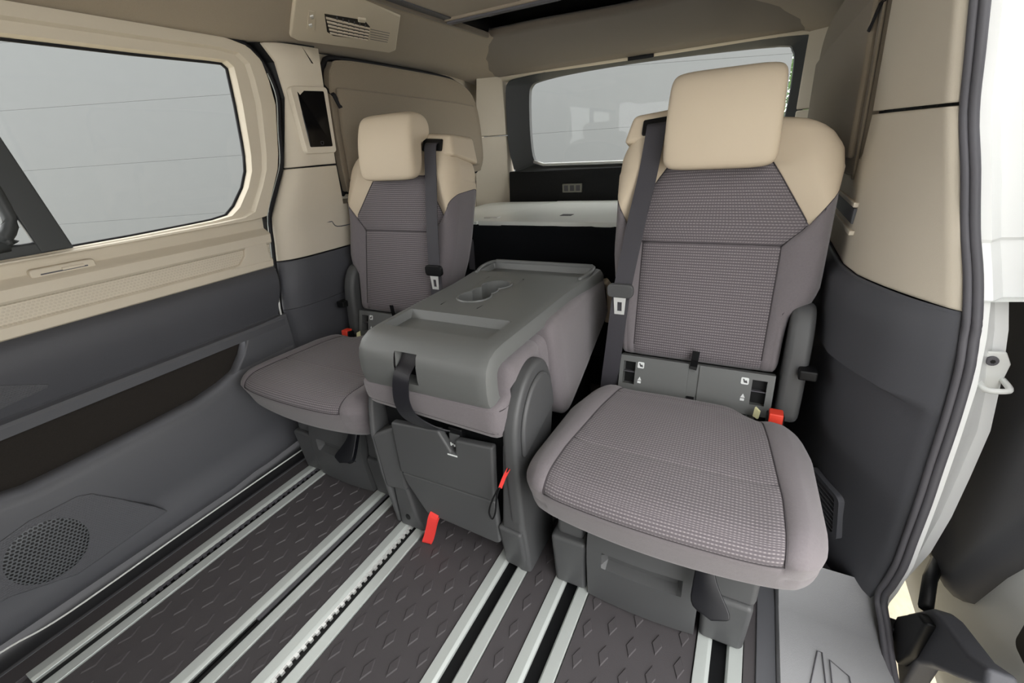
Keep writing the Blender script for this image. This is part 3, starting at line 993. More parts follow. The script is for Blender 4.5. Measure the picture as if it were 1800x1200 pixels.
def wide(y):
    return lerp(y, [0.66, 0.9, 1.1, 1.2, 1.35], [0.93, 0.97, 0.99, 1.06, 1.10])
def inset(x, s):
    d = 0.0
    if -0.165 < x < 0.145 and FT[0] < s < FT[1]:
        d = 0.020 if (-0.1601 <= x <= 0.1401 and FT[0] + 0.0119 <= s <= FT[1] - 0.0119) else 0
    if -0.165 < x < 0.16 and RT[0] < s < RT[1]:
        d = 0.018 if (-0.1601 <= x <= 0.1451 and RT[0] + 0.0059 <= s <= RT[1] - 0.0119) else 0
    return d
vid, vs, fs = {}, [], []
def sv(ci, si):
    if (ci, si) not in vid:
        x, drop = colx[ci]
        s = skeys[si]
        y, z, ny, nz = prf(s)
        d = drop + inset(x, s)
        vid[(ci, si)] = len(vs)
        taper = 1.0
        vs.append((x * wide(y) * taper, y - ny * d, z - nz * d))
    return vid[(ci, si)]
def hole(i, j):
    x = (colx[i][0] + colx[i + 1][0]) / 2
    s = (skeys[j] + skeys[j + 1]) / 2
    if -0.105 < x < 0.015 and CH[0] < s < CH[1]:
        return 'cup'
    if -0.07 < x < -0.003 and BW[0] < s < BW[1]:
        return 'belt'
    return None
for i in range(len(colx) - 1):
    for j in range(len(skeys) - 1):
        if hole(i, j) is None:
            fs.append((sv(i, j), sv(i, j + 1), sv(i + 1, j + 1), sv(i + 1, j)))
# cup holder cell: bridge from the rectangle to a two-lobed outline, then down
x0, x1 = -0.105, 0.015
ya, yb = prf(CH[1])[0], prf(CH[0])[0]
ztop = 0.631
xm, ym = (x0 + x1) / 2 - 0.0, (ya + yb) / 2
def lobes(a):
    # union of two circles and a notch: radial function
    best = 0
    d = (math.cos(a), math.sin(a))
    for (cx_, cy_, rr) in ((0.004, 0.060, 0.042), (-0.002, -0.050, 0.045), (0.0, 0.0, 0.036)):
        b_ = d[0] * cx_ + d[1] * cy_
        c_ = cx_ * cx_ + cy_ * cy_ - rr * rr
        D = b_ * b_ - c_
        if D > 0:
            t = b_ + math.sqrt(D)
            best = max(best, t)
    return best
NL = 48
loopR, loopL = [], []
sc0 = wide(1.03)
for k in range(NL):
    a = 2 * math.pi * k / NL
    c, s_ = math.cos(a), math.sin(a)
    hx, hy = (x1 - x0) / 2, (yb - ya) / 2
    t = min(hx / abs(c) if abs(c) > 1e-6 else 9, hy / abs(s_) if abs(s_) > 1e-6 else 9)
    yq = ym + s_ * t
    loopR.append(((xm + c * t) * wide(yq), yq, prf(s_at(yq))[1]))
    R = lobes(a)
    loopL.append((xm * sc0 + c * R, ym + s_ * R, ztop))
def ring_(mb, A, B):
    n0 = len(mb.v)
    mb.v += list(A) + list(B)
    n_ = len(A)
    mb.f += [(n0 + k, n0 + (k + 1) % n_, n0 + n_ + (k + 1) % n_, n0 + n_ + k) for k in range(n_)]
mbp = MB().add(vs, fs)
lip = [(xm * sc0 + (p[0] - xm * sc0) * 1.09, ym + (p[1] - ym) * 1.05, ztop + 0.0035) for p in loopL]
lip0 = [(xm * sc0 + (p[0] - xm * sc0) * 1.13, ym + (p[1] - ym) * 1.07, ztop) for p in loopL]
ring_(mbp, loopR, lip0)
bp_ = mbp.build('back_panel', panelpl, ms, smooth=True, angle=0.5)
bp_['label'] = 'grey plastic tray back with shallow trays and a cup holder'
mb = MB()
ring_(mb, lip0, lip)
ring_(mb, lip, [(p[0], p[1], ztop + 0.0015) for p in loopL])
ring_(mb, [(p[0], p[1], ztop + 0.0015) for p in loopL], [(p[0], p[1], ztop - 0.045) for p in loopL])
n0 = len(mb.v)
mb.v += [(p[0], p[1], ztop - 0.045) for p in loopL]
mb.f.append(tuple(n0 + k for k in range(NL)))
mb.build('cup_holder', panelpl, bp_, smooth=True, angle=0.6)
# rim bars of the trays
MB().box(-0.176, 0.176, 1.326, 1.338, 0.622, 0.645).build('tray_rim', panelpl, bp_, bevel=0.004)
for sx in (-1, 1):
    recalc(MB().tube(catmull([(sx * 0.176, 1.332, 0.637), (sx * 0.186, 1.31, 0.638), (sx * 0.190, 1.26, 0.636), (sx * 0.176, 1.20, 0.632)], 4), 0.006, 8).build('tray_rim', panelpl, bp_, smooth=True, angle=0))
# belt window liner
y, z, ny, nz = prf((BW[0] + BW[1]) / 2)
yt, zt, _, _ = prf(BW[0])
yb_, zb_, _, _ = prf(BW[1])
xw0, xw1 = -0.07 * wide(0.66), -0.003 * wide(0.66)
mb = MB()
o_ = [(xw0, yt, zt), (xw1, yt, zt), (xw1, yb_, zb_), (xw0, yb_, zb_)]
i_ = [(xw0 + 0.006, yt + 0.035, zt - 0.004), (xw1 - 0.002, yt + 0.035, zt - 0.004), (xw1 - 0.002, yb_ + 0.04, zb_), (xw0 + 0.006, yb_ + 0.04, zb_)]
mb.add(o_ + i_, [(0, 1, 5, 4), (1, 2, 6, 5), (2, 3, 7, 6), (3, 0, 4, 7)])
recalc(mb.build('belt_window', panelpl, bp_))
mb = MB().add([(p[0], p[1] - 0.001, p[2]) for p in i_], [(0, 1, 2, 3)])
mb.build('window_back', black, bp_)
# belt hanging out of the window and down behind the flap
pth = catmull([(-0.034, 0.690, 0.600), (-0.038, 0.672, 0.575), (-0.042, 0.650, 0.553), (-0.046, 0.642, 0.520), (-0.046, 0.640, 0.48), (-0.036, 0.648, 0.445), (-0.010, 0.672, 0.41), (0.02, 0.70, 0.385)], 5)
recalc(MB().ribbon(pth, (1, 0.2, 0), 0.040, 0.0025).build('middle_belt', belt_d, ms, smooth=True, angle=0.5))['label'] = 'black belt webbing drooping from the window'
# recliner plates and legs
for sx in (1, -1):
    poly = [(0.700, 0.0), (0.690, 0.10), (0.678, 0.20), (0.674, 0.36), (0.676, 0.44), (0.700, 0.50), (0.745, 0.545), (0.80, 0.562), (0.845, 0.545), (0.875, 0.49), (0.885, 0.42), (0.86, 0.30), (0.84, 0.22), (0.86, 0.0)]
    if sx < 0:
        poly = [(0.700, 0.0), (0.690, 0.10), (0.678, 0.20), (0.674, 0.34), (0.690, 0.42), (0.72, 0.50), (0.76, 0.565), (0.80, 0.60), (0.845, 0.59), (0.875, 0.53), (0.885, 0.42), (0.86, 0.30), (0.84, 0.22), (0.86, 0.0)]
    poly = poly[:3] + [(p.x, p.y) for p in catmull([Vector((a, b, 0)) for a, b in poly[3:11]], 4)] + poly[11:]
    pl = MB().prism(poly, 'x', sx * (0.186 if sx > 0 else 0.205), sx * 0.222).build('recliner_plate', seatpl, ms, bevel=0.011, seg=3)
    if sx > 0:
        poly2 = [(p[0] * 0.8 + 0.2 * 0.78, p[1] * 0.8 + 0.2 * 0.42) for p in poly[3:-3]]
        MB().prism(poly2, 'x', 0.218, 0.232).build('plate_boss', seatpl, pl, bevel=0.009, seg=3)
        MB().hexa([(0.146, 0.705, 0.004), (0.213, 0.70, 0.004), (0.213, 0.80, 0.004), (0.146, 0.80, 0.004)], [(0.150, 0.675, 0.16), (0.217, 0.670, 0.16), (0.217, 0.80, 0.16), (0.150, 0.80, 0.16)]).build('leg_foot', seatpl, pl, bevel=0.010, seg=3)
        MB().hexa([(0.160, 0.682, 0.155), (0.218, 0.678, 0.155), (0.218, 0.80, 0.155), (0.160, 0.80, 0.155)], [(0.176, 0.690, 0.40), (0.220, 0.680, 0.40), (0.220, 0.80, 0.40), (0.176, 0.80, 0.40)]).build('leg_upper', seatpl, pl, bevel=0.010, seg=3)
    else:
        mb = MB().prism([(-0.200, 0.15), (-0.148, 0.16), (-0.132, 0.05), (-0.112, 0.004), (-0.200, 0.004)], 'y', 0.695, 0.80)
        ft = mb.build('leg_foot', seatpl, pl, bevel=0.009, seg=3)
        mb = MB().prism([(-0.165 + 0.008 * math.cos(t * math.pi / 6), 0.045 + 0.010 * math.sin(t * math.pi / 6)) for t in range(12)], 'y', 0.6935, 0.70)
        mb.build('bolt_hole', black, ft)
        MB().hexa([(-0.212, 0.680, 0.15), (-0.142, 0.690, 0.15), (-0.142, 0.80, 0.15), (-0.212, 0.80, 0.15)], [(-0.215, 0.672, 0.33), (-0.146, 0.690, 0.36), (-0.146, 0.80, 0.36), (-0.215, 0.80, 0.33)]).build('leg_upper', seatpl, pl, bevel=0.010, seg=3)
# front flap in two boards with a notch
def slab(pts, y0, th, name, m_, parent, bev=0.004):
    return MB().prism(pts, 'y', y0, y0 + th).build(name, m_, parent, bevel=bev, seg=3)
up_ = [(-0.140, 0.385), (0.010, 0.398), (0.040, 0.345), (0.052, 0.345), (0.056, 0.384), (0.158, 0.392), (0.148, 0.232), (-0.140, 0.228)]
uf = slab(up_, 0.678, 0.022, 'upper_flap', seatpl, ms, 0.006)
lo_ = [(-0.139, 0.225), (0.148, 0.229), (0.152, 0.10), (0.140, 0.092), (-0.075, 0.105), (-0.128, 0.19)]
slab(lo_, 0.681, 0.020, 'lower_flap', seatpl, ms, 0.006)
m_ = MB().box(0.022, 0.062, 0.700, 0.72, 0.325, 0.40)
m_.build('latch_block', black, uf, bevel=0.004)
MB().hexa([(0.028, 0.690, 0.352), (0.056, 0.690, 0.352), (0.056, 0.70, 0.352), (0.028, 0.70, 0.352)], [(0.026, 0.698, 0.385), (0.056, 0.698, 0.385), (0.056, 0.705, 0.385), (0.026, 0.705, 0.385)]).build('latch_cover', seatpl, uf, bevel=0.002)
for k in range(3):
    MB().box(0.034 + 0.005 * k, 0.037 + 0.005 * k, 0.6885, 0.690, 0.357 + 0.003 * (k % 2), 0.366 - 0.002 * k).build('latch_symbol', symbol, uf)
MB().box(0.030, 0.058, 0.6772, 0.6785, 0.337, 0.3405).build('printed_line', symbol, uf)
MB().box(-0.185, 0.18, 0.715, 1.30, 0.13, 0.435).build('cushion_shell', black, ms)
# red pull strap below the flap, red tag with black loop on the leg
pth = catmull([(-0.047, 0.700, 0.125), (-0.050, 0.676, 0.110), (-0.062, 0.672, 0.070), (-0.076, 0.670, 0.030), (-0.084, 0.668, 0.010), (-0.086, 0.671, 0.005), (-0.083, 0.677, 0.012), (-0.074, 0.682, 0.040), (-0.062, 0.686, 0.08), (-0.050, 0.70, 0.115)], 4)
recalc(MB().ribbon(pth, (1, 0.25, 0), 0.026, 0.0022).build('red_pull_strap', redcloth, ms, smooth=True, angle=0.5))['label'] = 'red webbing pull strap'
pth = catmull([(0.199, 0.676, 0.352), (0.191, 0.664, 0.332), (0.182, 0.658, 0.305)], 4)
recalc(MB().ribbon(pth, (0.6, 0.3, 0.4), 0.008, 0.002).build('red_tag', redcloth, ms, smooth=True, angle=0.5))
pth = catmull([(0.199, 0.674, 0.352), (0.176, 0.658, 0.300), (0.156, 0.655, 0.255), (0.143, 0.660, 0.215), (0.150, 0.660, 0.198), (0.162, 0.658, 0.225), (0.172, 0.656, 0.28), (0.182, 0.657, 0.307)], 5)
recalc(MB().tube(pth, 0.0022, 6).build('black_cord_loop', black, ms, smooth=True, angle=0))

# ================================================================== LEFT SLIDING DOOR
d1 = empty('door_1', (-0.84, 0.3, 0.0))
structure(d1, 'closed left sliding door with beige upper trim, grey lower trim and side window', 'door')
YE = ([-0.1, 0.42, 0.51, 0.67, 0.84, 1.0, 1.2, 1.3, 1.36], [0.915, 0.93, 0.921, 0.945, 0.978, 1.075, 1.125, 1.11, 1.06])
def yend(z):
    return lerp(z, *YE)
def sweep(name, prof_, m_, parent, y0=-0.45, cols=8, trim=0.0, uv=False, angle=0.6):
    rows, uvs = [], []
    for (x, z) in prof_:
        ye = yend(z) - trim
        rows.append([(x, y0 + (ye - y0) * k / cols, z) for k in range(cols + 1)])
        uvs += [(y0 + (ye - y0) * k / cols, z) for k in range(cols + 1)]
    mb = MB().grid(rows)
    return mesh_obj(name, mb.v, mb.f, m_, parent, smooth=True, angle=angle, uvs=uvs if uv else None)
# window opening outline (y, z), from front bottom round to rear and top
win = [(-0.45, 0.845), (-0.2, 0.845), (0.1, 0.845), (0.4, 0.846), (0.6, 0.848), (0.742, 0.852), (0.82, 0.855), (0.868, 0.862), (0.90, 0.885), (0.947, 0.937), (0.974, 0.985), (0.985, 1.03), (0.991, 1.071), (1.003, 1.18), (1.008, 1.25), (1.010, 1.278), (0.995, 1.291), (0.95, 1.291), (0.76, 1.288), (0.5, 1.288), (0.25, 1.288), (0.0, 1.288), (-0.45, 1.288)]
outr = []
for (y, z) in win:
    if z < 0.87 and y > 0.85:
        outr.append((0.935, 0.838))
    elif (y, z) == (0.90, 0.885):
        outr.append((0.981, 0.843))
    elif z < 0.87 and y < 0.88:
        outr.append((y, 0.838))
    elif (y, z) == (1.010, 1.278):
        outr.append((1.108, 1.305))
    elif (y, z) == (0.995, 1.291):
        outr.append((1.072, 1.340))
    elif z > 1.28:
        outr.append((y + (0.05 if y > 0.9 else 0), 1.354))
    else:
        outr.append((yend(z), z))
rows = []
for (xx, t) in ((-0.893, 0.0), (-0.874, 0.04), (-0.862, 0.10), (-0.858, 0.45), (-0.846, 0.55), (-0.842, 0.96), (-0.846, 1.0), (-0.90, 1.0)):
    rows.append([(xx, a[0] + (b[0] - a[0]) * t, a[1] + (b[1] - a[1]) * t) for a, b in zip(win, outr)])
mb = MB().grid(rows)
mb.build('window_surround', beige_l, d1, smooth=True, angle=0.5, flip=True)
gl = MB()
n = len(win)
gl.add([(-0.888, p[0], p[1]) for p in win] + [(-0.892, p[0], p[1]) for p in win], [tuple(range(n)), tuple(range(2 * n - 1, n - 1, -1))])
pane = gl.build('window_pane', glass, d1)
recalc(MB().tube([(-0.886, p[0], p[1]) for p in win], 0.005, 8).build('pane_seal', blackseal, pane, smooth=True, angle=0))
# dark divider and rounded inner frame of the opening vent pane
mb = MB().hexa([(-0.884, 0.408, 0.845), (-0.884, 0.470, 0.845), (-0.866, 0.470, 0.845), (-0.866, 0.408, 0.845)], [(-0.884, 0.35, 1.29), (-0.884, 0.405, 1.29), (-0.866, 0.405, 1.29), (-0.866, 0.35, 1.29)])
dv = mb.build('window_divider', framegrey, pane, bevel=0.004)
fr = [(-0.42, 0.865), (0.30, 0.870), (0.355, 0.885), (0.385, 0.93), (0.378, 1.05), (0.36, 1.16), (0.345, 1.235), (0.315, 1.272), (-0.42, 1.275)]
recalc(MB().tube([(-0.873, p[0], p[1]) for p in catmull([Vector((a, b, 0)) for a, b in fr], 4)], 0.014, 10).build('vent_frame', framegrey, dv, smooth=True, angle=0))
MB().box(-0.884, -0.868, 0.20, 0.425, 0.840, 0.872).build('vent_sill', framegrey, dv, bevel=0.006)
mb = MB().tube(catmull([(-0.862, 0.385, 1.06), (-0.85, 0.36, 1.04), (-0.845, 0.33, 1.035), (-0.85, 0.28, 1.05)], 4), 0.014, 10)
recalc(mb.build('vent_catch', blackseal, dv, smooth=True, angle=0))
# trims below the window
sweep('upper_trim', [(-0.893, 0.846), (-0.878, 0.846), (-0.872, 0.842), (-0.868, 0.806), (-0.866, 0.803), (-0.842, 0.792), (-0.836, 0.786), (-0.834, 0.762), (-0.838, 0.757)], beige_l, d1)
tr = sweep('inlay_trim', [(-0.838, 0.757), (-0.846, 0.752), (-0.846, 0.712), (-0.838, 0.706)], inlay_m, d1, uv=True)
sweep('lower_beige_trim', [(-0.838, 0.706), (-0.836, 0.700), (-0.836, 0.683), (-0.842, 0.679)], beige_l, d1)
MB().prism([(0.74, 0.758), (0.865, 0.766), (0.945, 0.772), (0.945, 0.70), (0.80, 0.703), (0.835, 0.712), (0.86, 0.735), (0.867, 0.757)], 'x', -0.847, -0.835).build('inlay_end', beige_l, d1, bevel=0.003)
ad = sweep('armrest_trim', [(-0.842, 0.679), (-0.830, 0.674), (-0.822, 0.655), (-0.818, 0.63), (-0.820, 0.60), (-0.834, 0.555), (-0.846, 0.522), (-0.849, 0.514), (-0.844, 0.510)], dark, d1, angle=0.9)
sweep('pocket_rail', [(-0.844, 0.510), (-0.828, 0.506), (-0.823, 0.498), (-0.826, 0.474), (-0.838, 0.470)], dark2, d1)
# map pocket: lining, lower bin, rear end piece
MB().add([(-0.868, -0.45, 0.475), (-0.868, 0.80, 0.495), (-0.868, 0.80, 0.30), (-0.868, -0.45, 0.30)], [(0, 1, 2, 3)]).build('pocket_lining', pocketcloth, d1)
end = [(0.782, 0.484), (0.80, 0.505), (0.94, 0.512), (0.94, 0.30), (0.60, 0.30), (0.60, 0.352), (0.67, 0.364), (0.715, 0.39), (0.75, 0.43)]
MB().prism(end, 'x', -0.868, -0.826).build('pocket_end', dark2, d1, bevel=0.006, seg=3)
lip = [(-0.45, 0.352), (0.0, 0.350), (0.12, 0.350), (0.18, 0.338), (0.25, 0.338), (0.45, 0.344), (0.58, 0.350), (0.66, 0.365), (0.72, 0.385)]
rows = []
for k, (xo, dz) in enumerate(((-0.868, 0.0), (-0.806, 0.004), (-0.797, -0.004), (-0.793, -0.02))):
    rows.append([(xo - (0.02 if i >= 7 else 0), p[0], p[1] + dz) for i, p in enumerate(lip)] + [(xo - 0.03, 0.93, 0.40 + dz)])
ys_ = [p[0] for p in lip] + [0.93]
for (xo, z) in ((-0.792, 0.26), (-0.797, 0.19), (-0.808, 0.155), (-0.812, 0.12), (-0.805, 0.085), (-0.803, 0.05), (-0.812, 0.025), (-0.83, 0.010)):
    rows.append([(xo - (0.012 if i >= 7 else 0) - (0.02 if i == 9 else 0), y, z) for i, y in enumerate(ys_)])
MB().grid(rows).build('lower_trim', dark2, d1, smooth=True, angle=0.9)
# speaker
def on_low(y, z):
    return lerp(z, [0.05, 0.085, 0.12, 0.155, 0.19, 0.26, 0.34], [-0.803, -0.805, -0.812, -0.808, -0.797, -0.792, -0.793])
gp = [(-0.30, 0.255), (0.06, 0.262), (0.15, 0.283), (0.24, 0.280), (0.265, 0.268), (0.31, 0.21), (0.365, 0.135), (0.385, 0.10), (0.27, 0.092), (0.17, 0.085), (0.06, 0.135), (-0.30, 0.14)]
mb = MB().prism(gp, 'x', -0.825, -0.789)
gpl = mesh_obj('grille_plate', mb.v, mb.f, relief_m, d1, bevel=0.003, uvs=[(v[1], v[2]) for v in mb.v])
vs = []
nr, na = 6, 40
for i in range(nr + 1):
    for k in range(na):
        a = 2 * math.pi * k / na
        q = i / nr
        vs.append((-0.7885 + 0.004 * math.sqrt(max(0, 1 - q * q)) - (0.004 if i == nr else 0), 0.150 + 0.083 * q * math.cos(a), 0.188 + 0.086 * q * math.sin(a)))
fs = [(i * na + k, i * na + (k + 1) % na, (i + 1) * na + (k + 1) % na, (i + 1) * na + k) for i in range(nr) for k in range(na)]
mesh_obj('speaker_grille', vs, fs, speaker_m, d1, smooth=True, angle=0, uvs=[(v[1], v[2]) for v in vs])['label'] = 'round perforated speaker grille'
# textured pad on the armrest, recessed lock slide on the beige trim
pd = [(-0.40, 0.62), (0.10, 0.61), (0.22, 0.600), (0.302, 0.556), (0.298, 0.548), (0.21, 0.537), (-0.40, 0.54)]
mb = MB()
def armx(z):
    return lerp(z, [0.51, 0.522, 0.555, 0.60, 0.63, 0.655], [-0.849, -0.846, -0.834, -0.820, -0.818, -0.822])
lo = [(armx(p[1]) - 0.002, p[0], p[1]) for p in pd]
hi = [(armx(p[1]) + 0.003, p[0], p[1]) for p in pd]
o = mesh_obj('armrest_pad', MB().hexa(lo, hi).v, MB().hexa(lo, hi).f, relief_m, d1, bevel=0.002, uvs=[(v[1], v[2]) for v in lo + hi])
recalc(o)
pts = rrect(0.43, 0.803, 0.125, 0.024, 0.008)
cc = MB().prism([(p[0], p[1]) for p in pts], 'x', -0.875, -0.852).build('lock_slide', beige_l, d1, bevel=0.004)
MB().box(-0.853, -0.851, 0.385, 0.475, 0.7995, 0.8025).build('slide_slot', seal, cc)
MB().box(-0.853, -0.848, 0.425, 0.468, 0.8015, 0.8075).build('slide_tab', beige_l, cc, bevel=0.001)
# rear edge of the door: black gap seal, pale metal line
edge = [(-0.848, yend(z) + 0.010, z) for z in [0.02, 0.2, 0.42, 0.51, 0.60, 0.67, 0.75, 0.84, 0.92, 1.0, 1.1, 1.2, 1.27]] + [(-0.85, 1.10, 1.315), (-0.85, 1.06, 1.345), (-0.85, 1.0, 1.36), (-0.85, 0.8, 1.362), (-0.85, 0.5, 1.36), (-0.85, 0.0, 1.36), (-0.85, -0.45, 1.36)]
ds = recalc(MB().tube(catmull(edge, 4), 0.0095, 10).build('trim_3', blackseal, None, smooth=True, angle=0))
structure(ds, 'black rubber seal framing the closed left door', 'door seal')
recalc(MB().tube(catmull([(p[0] + 0.012, p[1] - 0.008, p[2]) for p in edge[:6]], 4), 0.0032, 8).build('edge_strip', whiteg, d1, smooth=True, angle=0))

recalc(MB().tube(catmull([(p[0] + 0.004, p[1] - 0.008, p[2]) for p in edge[5:13]], 4), 0.002, 8).build('edge_strip', alu, d1, smooth=True, angle=0))

# ================================================================== LEFT REAR SIDE WALL
wl = empty('wall_left', (-0.8, 1.6, 0))
structure(wl, 'left rear side wall with beige pillar trim above dark grey lower trim', 'wall')
def sidex(y, z, sy):
    """inner face of the side wall: distance from the centre line; sy = edge y at this height"""
    base = lerp(z, [0, 0.45, 0.68, 1.0, 1.35], [0.815, 0.80, 0.80, 0.79, 0.76])
    d = max(0.0, y - sy)
    rec = 0.062 * min(1, max(0, (y - 1.272) / 0.018)) * min(1, max(0, (z - 0.845) / 0.01))
    return base + 0.055 * math.exp(-d / 0.035) + rec
def wallsheet(name, zlist, m_, parent, sgn, yedge, y1, bulge=None, ysteps=(0, 0.006, 0.015, 0.03, 0.05, 0.08, 0.12, 0.18, 0.26, 0.4, 0.6, 0.8, 1.0), angle=0.7):
    rows = []
    for z in zlist:
        ye = yedge(z)
        yl = [ye + t for t in (0, 0.006, 0.015, 0.03, 0.05, 0.08, 0.11)] + [ye + (1.27 - ye) * 0.75, 1.27, 1.29, 1.31, 1.5, 1.8, 2.1, y1]
        rows.append([(sgn * (sidex(y, z, ye) + (bulge(y, z) if bulge else 0)), y, z) for y in yl])
    mb = MB().grid(rows)
    return mb.build(name, m_, parent, smooth=True, angle=angle, flip=(sgn > 0), solid=0.010)
eL = lambda z: yend(z) + 0.022
wallsheet('upper_pillar_trim', [0.988, 0.992, 1.1, 1.2, 1.3, 1.345], beige, wl, -1, eL, 2.45)
wallsheet('lower_pillar_trim', [0.69, 0.694, 0.78, 0.84, 0.845, 0.856, 0.92, 0.978, 0.982], beige, wl, -1, eL, 2.45)
dk = lambda y, z: 0.012 - 0.014 * math.exp(-((z - 0.62) / 0.05) ** 2)
wallsheet('dark_side_trim', [0.01, 0.2, 0.35, 0.45, 0.515, 0.519, 0.523, 0.58, 0.62, 0.66, 0.682, 0.686], dark, wl, -1, eL, 2.45, bulge=lambda y, z: -0.012 * math.exp(-((z - 0.62) / 0.06) ** 2) + (0.008 if z < 0.518 else 0))
pts = catmull([(-0.797, 1.20, 0.79), (-0.797, 1.22, 0.768), (-0.797, 1.30, 0.766)], 4)
recalc(MB().tube([(-0.801, 1.155, 0.79)] + [tuple(p) for p in pts], 0.002, 6).build('moulded_outline', dark2, wl))
# dark backing behind the trim joints and the door gap
rows = []
for z in (0.0, 0.3, 0.5, 0.7, 0.84, 0.846, 0.857, 1.0, 1.2, 1.3, 1.37):
    ye = eL(z)
    rows.append([(-0.93, ye - 0.05, z)] + [(-sidex(y, z, ye) - 0.016, y, z) for y in (ye, ye + 0.02, ye + 0.05, ye + 0.1, 1.27, 1.29, 1.6, 2.46)])
MB().grid(rows).build('trim_backing', black, wl)
MB().box(-0.93, -0.87, -0.45, 1.2, 1.352, 1.48).build('roof_rail', black, wl)
# display on the pillar
ds = empty('control_display', (-0.765, 1.2, 1.03))
tag(ds, 'black touch display in a beige bezel on the left pillar', 'display')
def onp(y, z, o=0.0):
    xa, xb = sidex(1.16, z, eL(z)), sidex(1.262, z, eL(z))
    return (-(xa + (xb - xa) * (y - 1.16) / 0.102) + o, y, z)
bz = rrect(1.207, 1.128, 0.118, 0.206, 0.012)
mb = MB().hexa([onp(p[0], p[1], -0.004) for p in bz], [onp(p[0], p[1], 0.019) for p in bz])
recalc(mb.build('bezel', beige, ds, bevel=0.002))
bz = rrect(1.208, 1.132, 0.088, 0.172, 0.004)
mb = MB().hexa([onp(p[0], p[1], 0.010) for p in bz], [onp(p[0], p[1], 0.0202) for p in bz])
sc_ = recalc(mb.build('screen', screen, ds))
fr = rrect(1.212, 1.058, 0.010, 0.010, 0.001, 1)
recalc(MB().tube([onp(p[0], p[1], 0.0205) for p in fr], 0.0006, 5, closed=True).build('home_symbol', seal, sc_))

# window bags on both rear side windows
def window_bag(sgn, label):
    b = empty('window_bag', (sgn * 0.80, 1.76, 0.9))
    tag(b, label, 'bag', 'cloth bags over the rear side windows')
    sk = lambda p: (p[0] - sgn * (0.032 * (p[1] - 1.29) / 0.9 + 0.016 * (p[2] - 0.95) / 0.4), p[1], p[2])
    out = [(1.302, 0.90), (1.296, 1.10), (1.306, 1.25), (1.328, 1.300), (1.38, 1.322), (1.65, 1.322), (1.98, 1.314), (2.10, 1.298), (2.20, 1.25), (2.25, 1.15), (2.27, 0.98), (2.245, 0.91), (2.19, 0.895), (1.8, 0.89), (1.40, 0.89), (1.325, 0.892)]
    cm = lambda pts, n: [(p.x, p.y) for p in catmull([Vector((a, c, 0)) for a, c in pts], n, True)]
    bodym = MB().prism(cm(out, 3), 'x', sgn * 0.789, sgn * 0.828).build('bag_body', bagm, b, bevel=0.012, seg=3, T=sk)
    cy, cz = 1.76, 1.06
    pk = [(1.318, 0.925), (1.314, 1.10), (1.325, 1.236), (1.5, 1.233), (1.8, 1.224), (2.05, 1.216), (2.195, 1.207), (2.22, 1.10), (2.24, 0.98), (2.22, 0.925)]
    MB().prism(pk, 'x', sgn * 0.776, sgn * 0.792).build('front_pocket', bagm, bodym, bevel=0.008, seg=3, T=sk)
    recalc(MB().tube([(sgn * 0.792, y, z) for y, z in cm(out, 4)], 0.0035, 6, closed=True).build('piping', bagm, bodym, smooth=True, angle=0, T=sk))
    rim = cm([(cy + (a - cy) * 1.016, cz + (c - cz) * 1.045) for a, c in out], 4)
    recalc(MB().tube([(sgn * 0.822, y, z) for y, z in rim], 0.009, 8, closed=True).build('shadow_gap_rim', blackseal, bodym, smooth=True, angle=0, T=sk))  # black tube drawn for the shadow gap round the bag's edge
    recalc(MB().ribbon([(sgn * 0.815, 1.288, 1.250), (sgn * 0.80, 1.294, 1.230), (sgn * 0.786, 1.312, 1.212), (sgn * 0.776, 1.324, 1.17)], (0, 1, 0.4), 0.016, 0.003).build('fixing_strap', blackseal, bodym, T=sk))
window_bag(-1, 'khaki cloth bag covering the left rear side window, behind the left seat')
window_bag(1, 'khaki cloth bag on the right rear side window, beside the right seat')

# ================================================================== RIGHT REAR SIDE WALL
wr = empty('wall_right', (0.82, 1.4, 0))
structure(wr, 'right rear side wall with beige pillar trim above dark grey lower trim', 'wall')
ER = ([-0.05, 0.03, 0.07, 0.2, 0.37, 0.535, 0.64, 0.71, 0.835, 1.0, 1.15, 1.36], [0.935, 0.935, 0.915, 0.885, 0.873, 0.873, 0.880, 0.900, 0.965, 1.013, 1.0, 0.98])
eR = lambda z: lerp(z, *ER)
XO = ([0, 0.2, 0.45, 0.6, 0.75, 0.9, 1.0, 1.15, 1.36], [0.944, 0.940, 0.930, 0.925, 0.915, 0.89, 0.87, 0.84, 0.80])
def rx_(y, z, ye):
    xo = lerp(z, *XO)
    xi = lerp(z, [0, 0.05, 0.45, 0.68, 0.85, 1.0, 1.36], [0.82, 0.815, 0.795, 0.795, 0.795, 0.797, 0.78])
    d = y - ye
    # forward-facing lip, then the face running back and inwards
    t = min(1, max(0, (d - 0.012) / 0.26))
    s = 1 - (1 - t) ** 1.7
    x = (xo - 0.014) + (xi - xo + 0.014) * s
    if d < 0.012:
        x = xo - 0.014 * (d / 0.012)
    return x + 0.062 * min(1, max(0, (y - 1.272) / 0.018)) * min(1, max(0, (z - 0.925) / 0.01))
